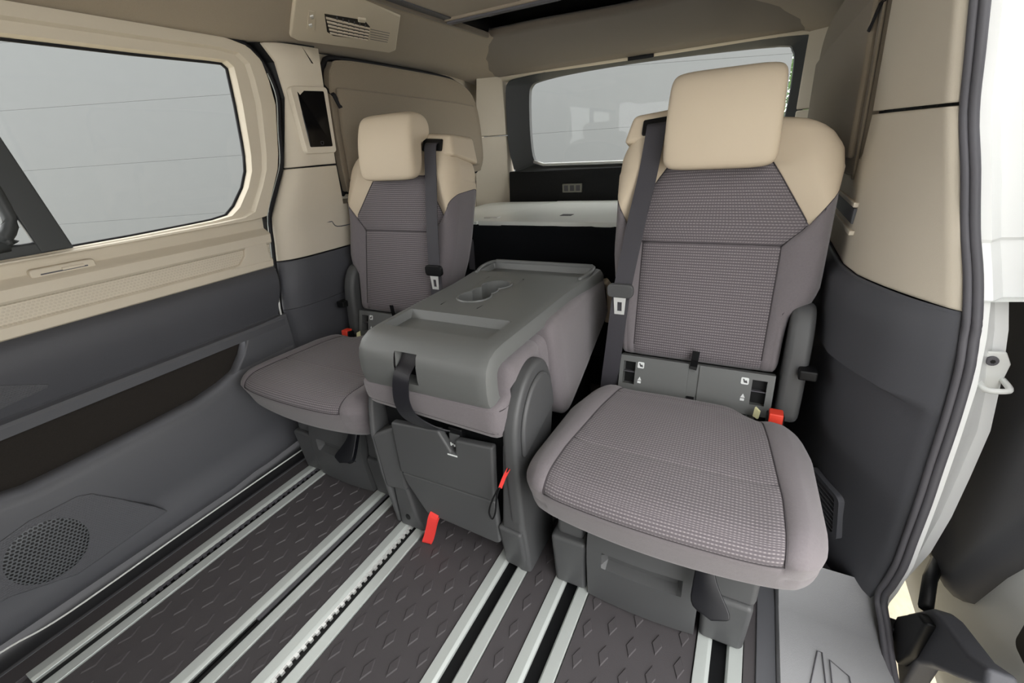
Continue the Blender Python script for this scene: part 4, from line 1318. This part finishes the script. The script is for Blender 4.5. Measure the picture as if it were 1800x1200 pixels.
def rsheet(name, zlist, m_, bulge=None, angle=0.7, y1=2.45, yst=(0, 0.004, 0.008, 0.012, 0.02, 0.035, 0.06, 0.09, 0.12, 0.16, 0.2, 0.25, 0.3, 0.4, 0.6, 0.9, 1.2, 1.6), e=eR):
    rows = []
    for z in zlist:
        ye = e(z)
        yl = [ye + t for t in (0, 0.004, 0.008, 0.012, 0.02, 0.035, 0.06, 0.09, 0.12, 0.16, 0.2)] + [ye + 0.2 + (1.27 - ye - 0.2) * 0.5, 1.27, 1.29, 1.31, 1.5, 1.8, 2.1, 2.45]
        rows.append([(rx_(y, z, ye) + (bulge(y - ye, z) if bulge else 0), y, z) for y in yl])
    return MB().grid(rows).build(name, m_, wr, smooth=True, angle=angle, solid=0.010, flip=True)
rows = []
for z in (-0.02, 0.05, 0.2, 0.4, 0.6, 0.72, 0.83, 0.92, 0.926, 0.937, 1.0, 1.2, 1.37):
    ye = eR(max(z, 0.03)) + 0.004
    rows.append([(rx_(y, z, ye) + 0.018, y, z) for y in (ye, ye + 0.012, ye + 0.03, ye + 0.06, ye + 0.1, ye + 0.15, ye + 0.2, 1.27, 1.29, 1.31, 1.8, 2.46)])
MB().grid(rows).build('trim_backing', black, wr)
MB().box(0.72, 0.968, -0.45, 0.97, -0.07, -0.02).build('sill_base', dark, wr)
rsheet('upper_pillar_trim', [1.018, 1.022, 1.1, 1.2, 1.3, 1.36], beige, y1=1.27)
rsheet('lower_pillar_trim', [0.7165, 0.720, 0.80, 0.88, 0.92, 0.925, 0.937, 0.97, 1.008, 1.012], beige)
rsheet('dark_side_trim', [0.0, 0.035, 0.05, 0.1, 0.2, 0.3, 0.40, 0.50, 0.535, 0.548, 0.556, 0.60, 0.65, 0.69, 0.708, 0.7155], dark, bulge=lambda t, z: (-0.022 * min(1, t / 0.05) * (1 if 0.548 <= z < 0.70 else 0.45 if z >= 0.70 else 0)))
# light ledge and slot on the beige shelf
for k, (y0, y1, z, m_) in enumerate(((1.12, 1.9, 0.84, beige_l), (1.10, 1.9, 0.785, beige_l))):
    MB().box(0.790, 0.802, y0 + 0.08, y1, z - 0.006, z + 0.004).build('shelf_ledge', m_, wr, bevel=0.002)
MB().box(0.7925, 0.802, 1.20, 1.9, 0.80, 0.832).build('shelf_slot', dark2, wr, bevel=0.002)
# low air vent
av = empty('side_vent', (0.85, 1.03, 0.13))
tag(av, 'black slatted air vent low in the right side trim behind the seat', 'air vent')
def rp(y, z, o=0.0):
    e_ = 0.02
    p = Vector((rx_(y, z, eR(z)), y, z))
    ty = Vector((rx_(y + e_, z, eR(z)) - rx_(y - e_, z, eR(z)), 2 * e_, 0)).normalized()
    nrm = Vector((-ty.y, ty.x, 0)).normalized()
    return tuple(p + nrm * o)
vy0, vy1, vz0, vz1 = 0.982, 1.085, 0.128, 0.248
o_ = rrect((vy0 + vy1) / 2, (vz0 + vz1) / 2, vy1 - vy0, vz1 - vz0, 0.014)
i_ = rrect((vy0 + vy1) / 2, (vz0 + vz1) / 2, vy1 - vy0 - 0.022, vz1 - vz0 - 0.022, 0.008)
mb = MB()
A = [rp(a, b, -0.002) for a, b in o_]; B_ = [rp(a, b, 0.0135) for a, b in o_]; C_ = [rp(a, b, 0.0135) for a, b in i_]; D_ = [rp(a, b, 0.0055) for a, b in i_]
ring_(mb, A, B_); ring_(mb, B_, C_); ring_(mb, C_, D_)
recalc(mb.build('vent_frame', dark, av, smooth=True, angle=0.5))
mb = MB()
mb.v = [rp(a, b, 0.0062) for a, b in i_]
mb.f = [tuple(range(len(i_)))]
recalc(mb.build('vent_back', black, av))
for k in range(7):
    z = vz0 + 0.018 + 0.0128 * k
    mb = MB().hexa([rp(vy0 + 0.012, z, 0.0062), rp(vy1 - 0.012, z, 0.0062), rp(vy1 - 0.012, z, 0.0125), rp(vy0 + 0.012, z, 0.0125)], [rp(vy0 + 0.012, z + 0.005, 0.0062), rp(vy1 - 0.012, z + 0.005, 0.0062), rp(vy1 - 0.012, z + 0.003, 0.0125), rp(vy0 + 0.012, z + 0.003, 0.0125)])
    recalc(mb.build('vent_slat', dark2, av))
# door seal of the open right side: two parallel beads
zz = [-0.0, 0.03, 0.07, 0.13, 0.2, 0.28, 0.37, 0.45, 0.535, 0.6, 0.64, 0.68, 0.71, 0.77, 0.835, 0.92, 1.0, 1.08, 1.15, 1.25, 1.36]
def edgept(z, dx, dy):
    return (lerp(z, *XO) + dx, eR(z) + dy, z)
sealo = empty('trim_4', (0.94, 0.9, 0))
structure(sealo, 'grey double-lipped rubber seal around the open right door', 'door seal')
for dx, dy, rad in ((0.004, -0.003, 0.0062), (0.0135, -0.009, 0.0066)):
    pth = [(0.958 + dx, -0.45, -0.01), (0.958 + dx, 0.3, -0.01), (0.958 + dx, 0.70, -0.008), (0.955 + dx, 0.80, 0.0)] + [edgept(z, dx, dy) for z in zz[1:]]
    pth[4] = (0.952 + dx, 0.875 + dy * 0.5, 0.03)
    recalc(MB().tube(catmull(pth, 4), rad, 10).build('seal_bead', seal, sealo, smooth=True, angle=0))

# painted door jamb outside the seal
jb = empty('wall_right_jamb', (1.0, 0.95, 0))
structure(jb, 'white painted door jamb of the van beside the seal', 'door jamb')
def jout(z):
    return lerp(z, [-0.05, 0.05, 0.15, 0.3, 0.5, 0.62, 0.70, 0.735], [0.985, 0.992, 1.010, 1.018, 1.018, 1.004, 0.992, 0.985])
rows = []
for z in [-0.05, 0.0, 0.05, 0.1, 0.2, 0.3, 0.4, 0.5, 0.6, 0.68, 0.735]:
    xo = lerp(z, *XO)
    y = eR(max(z, 0.05))
    rows.append([(xo + 0.012, y - 0.004, z), (xo + 0.030, y - 0.002, z), (xo + 0.034, y + 0.012, z), (jout(z) - 0.022, 0.925 + (y - 0.873) * 0.7, z), (jout(z) - 0.004, 0.93 + (y - 0.873) * 0.7, z), (jout(z), 0.945 + (y - 0.873) * 0.7, z), (jout(z) - 0.004, 1.02, z)])
MB().grid(rows).build('lower_jamb', white, jb, smooth=True, angle=0.6)
rows = []
for z in [0.735, 0.74, 0.78, 0.815, 0.820, 0.86, 0.9, 1.0, 1.15, 1.36]:
    xo = lerp(z, *XO)
    y = eR(z)
    st = 0.0 if z < 0.818 else -0.006
    rows.append([(xo + 0.012, y - 0.004, z), (xo + 0.032, y - 0.004 + st, z), (xo + 0.05, y + 0.02 + st, z), (xo + 0.09, y + 0.03 + st, z), (1.09, y + 0.05 + st, z), (1.095, y + 0.3, z)])
uj = MB().grid(rows).build('upper_jamb', white, jb, smooth=True, angle=0.4)
MB().add([(lerp(0.735, *XO) + 0.012, 0.90, 0.7345), (1.09, 0.95, 0.7345), (1.095, 1.22, 0.7345), (0.93, 1.22, 0.7345)], [(0, 3, 2, 1)]).build('jamb_underside', whiteg, jb)
# striker
sk = empty('door_striker', (0.985, 0.92, 0.6))
tag(sk, 'metal door striker loop bolted to the white jamb', 'striker')
pts = [(0.968, 0.648), (0.99, 0.650), (1.000, 0.630), (0.998, 0.585), (0.985, 0.575), (0.962, 0.580)]
MB().prism(pts, 'y', 0.918, 0.924).build('striker_plate', whiteg, sk, bevel=0.002)
recalc(MB().tube(catmull([(0.968, 0.920, 0.600), (0.966, 0.895, 0.598), (0.972, 0.884, 0.596), (0.992, 0.884, 0.598), (0.998, 0.892, 0.600), (0.998, 0.920, 0.602)], 4), 0.0045, 8).build('striker_loop', whiteg, sk, smooth=True, angle=0))
for z in (0.634, 0.578):
    xx = 0.976 if z > 0.6 else 0.966
    s_ = MB().prism([(xx + 0.008 * math.cos(t * math.pi / 8), z + 0.008 * math.sin(t * math.pi / 8)) for t in range(16)], 'y', 0.913, 0.92).build('striker_bolt', seal, sk, bevel=0.0015)
    MB().prism([(xx + 0.0035 * math.cos(t * math.pi / 3), z + 0.0035 * math.sin(t * math.pi / 3)) for t in range(6)], 'y', 0.9124, 0.9135).build('bolt_socket', black, s_)

# open sliding door standing outside
d3 = empty('door_2', (1.1, 1.2, 0))
structure(d3, 'open right sliding door outside the jamb, white frame with dark inner trim', 'door')
MB().box(1.075, 1.13, 0.62, 2.0, -0.10, 1.4).build('door_shell', whiteg, d3, bevel=0.01)
trim = [(0.72, 0.62), (0.73, 0.54), (0.80, 0.40), (0.86, 0.27), (0.90, 0.155), (0.93, 0.125), (0.975, 0.115), (1.10, 0.115), (1.6, 0.115), (1.6, 0.80), (0.72, 0.80)]
rows = []
cy, cz = 1.2, 0.5
for xx, k in ((1.076, 1.03), (1.060, 1.02), (1.045, 0.99), (1.040, 0.93), (1.052, 0.85), (1.052, 0.5)):
    rows.append([(xx, cy + (p[0] - cy) * k, cz + (p[1] - cz) * k) for p in trim])
mb = MB().grid(rows, closed=True)
n0 = len(mb.v) - len(trim)
mb.f.append(tuple(n0 + k for k in range(len(trim))))
recalc(mb.build('inner_trim', dark, d3, smooth=True, angle=0.9))
MB().prism(rrect(0.74, 0.245, 0.05, 0.07, 0.015), 'x', 1.068, 1.08).build('roller_socket', black, d3, bevel=0.004)
# black roller arm below
ra = empty('roller_arm', (1.0, 0.8, 0.05))
tag(ra, 'black plastic roller arm housing joining the open door to the sill', 'roller arm')
hs = [(0.905, -0.02), (0.895, 0.065), (0.83, 0.165), (0.80, 0.185), (0.70, 0.225), (0.655, 0.26), (0.64, 0.235), (0.70, 0.165), (0.76, 0.10), (0.80, 0.045), (0.81, -0.06)]
MB().prism(hs, 'x', 0.992, 1.028).build('housing', dark, ra, bevel=0.008, seg=3)
hs2 = [(0.89, 0.0), (0.885, 0.06), (0.825, 0.15), (0.79, 0.165), (0.80, 0.06), (0.82, 0.0)]
MB().prism(hs2, 'x', 0.975, 0.995).build('housing_cover', black, ra, bevel=0.006)
recalc(MB().tube([(1.0, 0.86, 0.13), (1.02, 0.93, 0.14), (1.06, 1.02, 0.13)], 0.012, 8).build('arm_rod', black, ra, smooth=True, angle=0))
MB().box(0.962, 0.99, 0.87, 0.90, 0.0, 0.035).build('roller_block', blackseal, ra, bevel=0.004)

# ================================================================== CEILING
ce = empty('ceiling', (0, 1.2, 1.4))
structure(ce, 'beige cloth headlining curving down to both sides', 'ceiling')
def cant(x):
    return lerp(abs(x), [0.0, 0.40, 0.47, 0.56, 0.66, 0.74, 0.80, 0.86], [1.405, 1.402, 1.400, 1.393, 1.377, 1.360, 1.350, 1.352])
for sgn in (-1, 1):
    rows = []
    for x in (0.40, 0.44, 0.47, 0.51, 0.56, 0.61, 0.66, 0.70, 0.74, 0.77, 0.80, 0.83, 0.87):
        row = []
        for y in (-0.45, 0.2, 0.6, 1.0, 1.3, 1.6, 1.8, 1.95, 2.1, 2.25, 2.34, 2.42):
            yy = y
            row.append((sgn * x, yy, cant(x) - 0.035 * max(0, (y - 1.9) / 0.5) ** 2))
        rows.append(row)
    MB().grid(rows).build('side_headlining', liner, ce, smooth=True, angle=0, flip=(sgn < 0), solid=0.012)
# centre blind panel with its frame, black gap behind it
MB().box(-0.375, 0.375, -0.45, 1.515, 1.408, 1.42).build('roof_blind', liner, ce)
for sgn in (-1, 1):
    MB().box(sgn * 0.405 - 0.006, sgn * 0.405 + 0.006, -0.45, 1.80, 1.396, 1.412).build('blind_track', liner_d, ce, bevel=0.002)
    MB().box(sgn * 0.385 - 0.014, sgn * 0.385 + 0.014, -0.45, 1.53, 1.404, 1.416).build('blind_side_strip', dark2, ce)
MB().box(-0.40, 0.40, 1.512, 1.536, 1.394, 1.418).build('blind_bar', seal, ce, bevel=0.004)
MB().box(-0.40, 0.40, 1.50, 1.511, 1.400, 1.418).build('blind_bar_lip', liner, ce, bevel=0.003)
m_ = MB().box(-0.43, 0.43, 1.525, 2.05, 1.47, 1.48)
m_.box(-0.43, -0.412, 1.525, 2.05, 1.405, 1.475).box(0.412, 0.43, 1.525, 2.05, 1.405, 1.475).box(-0.43, 0.43, 1.52, 1.527, 1.42, 1.475).box(-0.43, 0.43, 2.04, 2.05, 1.42, 1.475)
m_.build('roof_gap', black, ce)
MB().box(-0.05, 0.06, 1.57, 1.60, 1.44, 1.465).build('blind_catch', blackseal, ce, bevel=0.004)
# roof slab above
MB().box(-0.93, 0.86, -1.60, 2.5, 1.482, 1.50).build('roof_skin', whiteg, ce)
# rear header dropping to the tailgate
rows = []
for k in range(81):
    x = -0.80 + 1.6 * k / 80
    wv = max(0, 1 - max(0, abs(x) - 0.30) / 0.1) * (0.012 * math.sin(x * 9) + 0.02 * math.cos(x * 4))
    ax = abs(x)
    c0 = max(0.0, (ax - 0.40) / 0.40)
    y_front = 1.80 + wv + 0.52 * c0
    row = []
    for t in (0, 0.03, 0.1, 0.25, 0.45, 0.65, 0.85, 1.0):
        y = y_front + (2.37 - y_front) * t
        zf = 1.404 if ax < 0.4 else cant(x) - 0.035 * max(0, (y_front - 1.9) / 0.5) ** 2 + 0.003
        z = zf + (1.340 - zf) * lerp(t, [0, 0.25, 0.65, 1.0], [0, 0.18, 0.55, 1.0])
        row.append((x, y, z + (0.012 if t == 0 and ax < 0.41 else 0)))
    rows.append(row)
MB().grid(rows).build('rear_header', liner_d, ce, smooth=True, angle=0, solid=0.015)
# ceiling air outlet on the left side
ao = empty('ceiling_vent', (-0.6, 1.25, 1.37))
tag(ao, 'beige ceiling air outlet with slatted grille and two reading-light buttons', 'air vent')
def cp(x, y, o=0.0):
    return (x, y, 1.364 + (x + 0.715) * 0.154 - o)
def cpoly(name, pts, a, b, m_, parent, bev=0.003):
    mb = MB().hexa([cp(p[0], p[1], b) for p in pts], [cp(p[0], p[1], a) for p in pts])
    return recalc(mb.build(name, m_, parent, bevel=bev))
body = cpoly('outlet_panel', [(-0.729, 1.138), (-0.745, 1.178), (-0.705, 1.560), (-0.674, 1.565), (-0.455, 1.344), (-0.425, 1.148), (-0.50, 0.988)], -0.012, 0.008, beige, ao, 0.006)
cpoly('grille_recess', [(-0.549, 1.122), (-0.645, 1.212), (-0.661, 1.249), (-0.643, 1.387), (-0.554, 1.307), (-0.528, 1.258)], 0.006, 0.0090, black, ao, 0)
def mixp(a, b, t):
    return (a[0] + (b[0] - a[0]) * t, a[1] + (b[1] - a[1]) * t)
for k in range(5):
    t = (k + 0.55) / 5
    a, b = mixp((-0.549, 1.124), (-0.650, 1.228), t), mixp((-0.550, 1.304), (-0.643, 1.385), t)
    a2, b2 = mixp((-0.549, 1.124), (-0.650, 1.228), t + 0.07), mixp((-0.550, 1.304), (-0.643, 1.385), t + 0.07)
    cpoly('grille_slat', [a, b, b2, a2], 0.006, 0.0125, beige, ao, 0.0008)
for k in range(6):
    t = (k + 0.5) / 6
    a, b = mixp((-0.545, 1.150), (-0.548, 1.290), t), mixp((-0.650, 1.245), (-0.642, 1.372), t)
    cpoly('grille_vane', [a, (a[0], a[1] + 0.005), (b[0], b[1] + 0.005), b], 0.006, 0.0105, dark2, ao, 0)
for k in range(5):
    t = (k + 0.5) / 5
    a, b = mixp((-0.560, 1.316), (-0.638, 1.392), t), mixp((-0.556, 1.404), (-0.632, 1.472), t)
    cpoly('panel_groove', [a, b, (b[0] - 0.003, b[1] + 0.003), (a[0] - 0.003, a[1] + 0.003)], 0.006, 0.0085, dark2, ao, 0)
bt = cpoly('button_plate', [(-0.553, 1.071), (-0.655, 1.144), (-0.655, 1.173), (-0.550, 1.091)], 0.006, 0.0095, beige, ao, 0.001)
for x, y in ((-0.575, 1.099), (-0.624, 1.133)):
    cpoly('light_button', [(x - 0.012, y + 0.006), (x - 0.004, y + 0.010), (x + 0.010, y - 0.004), (x, y - 0.008)], 0.008, 0.0125, chrome, ao, 0.001)
cpoly('slide_knob', [(-0.520, 1.223), (-0.514, 1.250), (-0.533, 1.266), (-0.538, 1.240)], 0.006, 0.0135, beige, ao, 0.002)

# ================================================================== CAB (unseen behind the viewpoint, added to block front light)
cb = empty('wall_front_added', (0, -1.0, 0))
structure(cb, 'unseen front cab added to block front light, with dashboard, windscreen and door walls', 'cab')
MB().box(-0.90, 0.90, -1.80, -1.25, -0.05, 0.92).build('dashboard', dark, cb, bevel=0.03)
MB().box(-0.93, -0.86, -1.80, -0.45, -0.05, 0.86).build('cab_wall', dark, cb)
MB().box(-0.93, -0.86, -0.55, -0.40, 0.86, 1.48).build('cab_pillar', beige, cb)
MB().box(0.88, 0.96, -1.80, -0.45, -0.05, 0.86).build('cab_wall', dark, cb)
MB().box(0.84, 0.93, -0.60, -0.42, 0.0, 1.48).build('cab_pillar', beige, cb)
MB().box(-0.90, 0.84, -1.60, -0.449, 1.40, 1.48).build('cab_roof', liner, cb)
MB().hexa([(-0.86, -1.80, 0.92), (0.86, -1.80, 0.92), (0.86, -1.795, 0.92), (-0.86, -1.795, 0.92)], [(-0.80, -1.45, 1.42), (0.80, -1.45, 1.42), (0.80, -1.445, 1.42), (-0.80, -1.445, 1.42)]).build('windscreen', glass, cb)
for sx in (-0.45, 0.45):
    # two unseen front seats, blocking light with the cab
    m_ = MB().box(sx - 0.25, sx + 0.25, -1.15, -0.62, 0.0, 0.45)
    m_.build('front_seat_base', cloth, cb, bevel=0.05, seg=4)
    MB().hexa([(sx - 0.24, -0.76, 0.42), (sx + 0.24, -0.76, 0.42), (sx + 0.24, -0.62, 0.42), (sx - 0.24, -0.62, 0.42)], [(sx - 0.20, -0.62, 1.08), (sx + 0.20, -0.62, 1.08), (sx + 0.20, -0.52, 1.08), (sx - 0.20, -0.52, 1.08)]).build('front_seat_back', seatpl, cb, bevel=0.04, seg=4)

# ================================================================== TAILGATE
tg = empty('door_3', (0, 2.42, 0.5))
structure(tg, 'closed tailgate with dark lower trim, wide rear window and beige header', 'tailgate')
wn_ = [(-0.500, 0.915), (-0.46, 0.903), (0.0, 0.897), (0.55, 0.905), (0.625, 0.915), (0.655, 0.95), (0.670, 1.10), (0.668, 1.24), (0.655, 1.285), (0.61, 1.305), (0.3, 1.318), (0.0, 1.322), (-0.3, 1.316), (-0.47, 1.302), (-0.515, 1.285), (-0.530, 1.24), (-0.535, 1.08), (-0.525, 0.95)]
wn = [(p.x, p.y) for p in catmull([Vector((a, b, 0)) for a, b in wn_], 3, True)]
def off(pl, kx, kz, cx, cz):
    return [(cx + (p[0] - cx) * kx, cz + (p[1] - cz) * kz) for p in pl]
wo = []
for (x, z) in wn:
    # outer contour of the dark frame
    wo.append((x + (-0.115 * max(0, min(1, (-x - 0.42) / 0.08)) + 0.052 * max(0, min(1, (x - 0.58) / 0.07))), z + (0.026 if z > 1.15 else -0.035 if z < 0.93 else 0)))
rows = [[(p[0], 2.452, p[1]) for p in wn], [(p[0], 2.43, p[1]) for p in off(wn, 1.005, 1.01, 0.07, 1.1)], [(p[0], 2.395, p[1]) for p in wo], [(p[0] * 1.01, 2.390, p[1]) for p in wo], [(p[0] * 1.012, 2.46, p[1]) for p in wo]]
recalc(MB().grid(rows, closed=True).build('window_frame', framegrey, tg, smooth=True, angle=0.5))
mb = MB()
n = len(wn)
mb.add([(p[0], 2.447, p[1]) for p in wn] + [(p[0], 2.451, p[1]) for p in wn], [tuple(range(n)), tuple(range(2 * n - 1, n - 1, -1))])
pane = mb.build('rear_pane', glass, tg)
# silver lower edge of the glass
recalc(MB().tube([(-0.52, 2.425, 0.918), (-0.46, 2.423, 0.900), (0.0, 2.422, 0.893), (0.55, 2.423, 0.902)], 0.009, 8).build('sill_edge', chrome, tg, smooth=True, angle=0))
# lower black panel with lamp
MB().hexa([(-0.68, 2.375, 0.55), (0.74, 2.375, 0.55), (0.74, 2.46, 0.55), (-0.68, 2.46, 0.55)], [(-0.665, 2.395, 0.872), (0.73, 2.395, 0.872), (0.73, 2.46, 0.872), (-0.665, 2.46, 0.872)]).build('lower_panel', tailblack, tg, bevel=0.006)
lm = MB().box(-0.335, -0.225, 2.376, 2.392, 0.755, 0.800).build('tailgate_lamp', lampm, tg, bevel=0.003)
for k in range(3):
    MB().box(-0.325 + 0.034 * k, -0.302 + 0.034 * k, 2.3745, 2.377, 0.763, 0.792).build('lamp_rib', seal, lm, bevel=0.002)
# beige header over the glass and side trims
rows = []
for (z, y) in ((1.392, 2.37), (1.372, 2.365), (1.352, 2.372), (1.335, 2.388), (1.332, 2.46)):
    rows.append([(-0.78 + 1.56 * k / 20, y, z - 0.045 * max(0, abs(-0.78 + 1.56 * k / 20 - 0.05) - 0.45) ** 2 * 4) for k in range(21)])
MB().grid(rows).build('header_trim', beige, tg, smooth=True, angle=0.8)
MB().box(0.0, 0.115, 2.368, 2.385, 1.325, 1.342).build('latch_cover', black, tg, bevel=0.003)
for sgn, xa, xb in ((-1, 0.665, 0.80), (1, 0.705, 0.83)):
    # D-pillar trims
    mb = MB().hexa([(sgn * xa, 2.385, 0.70), (sgn * xb, 2.22, 0.70), (sgn * (xb + 0.02), 2.46, 0.70), (sgn * xa, 2.46, 0.70)], [(sgn * xa, 2.385, 1.06), (sgn * (xb - 0.02), 2.25, 1.06), (sgn * (xb + 0.02), 2.46, 1.06), (sgn * xa, 2.46, 1.06)])
    recalc(mb.build('pillar_trim', beige, tg, bevel=0.006))
    mb = MB().hexa([(sgn * xa, 2.385, 1.064), (sgn * (xb - 0.02), 2.25, 1.064), (sgn * (xb + 0.02), 2.46, 1.064), (sgn * xa, 2.46, 1.064)], [(sgn * xa, 2.38, 1.35), (sgn * (xb - 0.04), 2.28, 1.35), (sgn * (xb + 0.02), 2.46, 1.35), (sgn * xa, 2.46, 1.35)])
    recalc(mb.build('pillar_trim', beige, tg, bevel=0.006))
    mb = MB().hexa([(sgn * xa, 2.38, 0.3), (sgn * xb, 2.21, 0.3), (sgn * (xb + 0.02), 2.46, 0.3), (sgn * xa, 2.46, 0.3)], [(sgn * xa, 2.38, 0.698), (sgn * xb, 2.21, 0.698), (sgn * (xb + 0.02), 2.46, 0.698), (sgn * xa, 2.46, 0.698)])
    recalc(mb.build('pillar_trim', dark, tg, bevel=0.006))

# ================================================================== BED BOX IN THE BOOT
bb = empty('bed_box', (0, 2.0, 0.0))
tag(bb, 'black cloth camping box in the boot with pale hinged bed boards on top', 'storage box')
MB().box(-0.76, 0.76, 1.70, 2.34, -0.01, 0.695).build('box_body', blackcloth, bb, bevel=0.01)
# soft sagging cover over the front
rows = []
for z in (0.70, 0.66, 0.60, 0.54, 0.50, 0.46, 0.40, 0.30, 0.15):
    rows.append([(-0.765 + 1.53 * k / 30, 1.685 + 0.006 * math.sin(k * 1.3 + z * 25) + (0.012 if z < 0.55 else 0) + 0.004 * math.sin(k * 0.5 + z * 60), z) for k in range(31)])
MB().grid(rows).build('front_cover', blackcloth, bb, smooth=True, angle=0, solid=0.006)
cut = [(-0.46, 1.682), (-0.33, 2.345)]
MB().hexa([(-0.76, 1.682, 0.697), (-0.463, 1.682, 0.697), (-0.358, 2.345, 0.697), (-0.76, 2.345, 0.697)], [(-0.76, 1.682, 0.714), (-0.463, 1.682, 0.714), (-0.358, 2.345, 0.714), (-0.76, 2.345, 0.714)]).build('bed_board', board, bb, bevel=0.003)
MB().hexa([(-0.455, 1.682, 0.697), (0.76, 1.682, 0.697), (0.76, 2.345, 0.697), (-0.35, 2.345, 0.697)], [(-0.455, 1.682, 0.716), (0.76, 1.682, 0.716), (0.76, 2.345, 0.716), (-0.35, 2.345, 0.716)]).build('bed_board', board, bb, bevel=0.003)
hg = MB().box(-0.475, -0.405, 1.765, 1.80, 0.7145, 0.7175).build('hinge', chrome, bb, bevel=0.001)
MB().box(-0.135, -0.085, 1.835, 1.875, 0.7162, 0.7175).build('board_tab', black, bb)
recalc(MB().ribbon([(-0.50, 1.676, 0.705), (-0.50, 1.674, 0.60), (-0.505, 1.674, 0.50)], (1, 0, 0), 0.03, 0.003).build('side_strap', seal, bb))
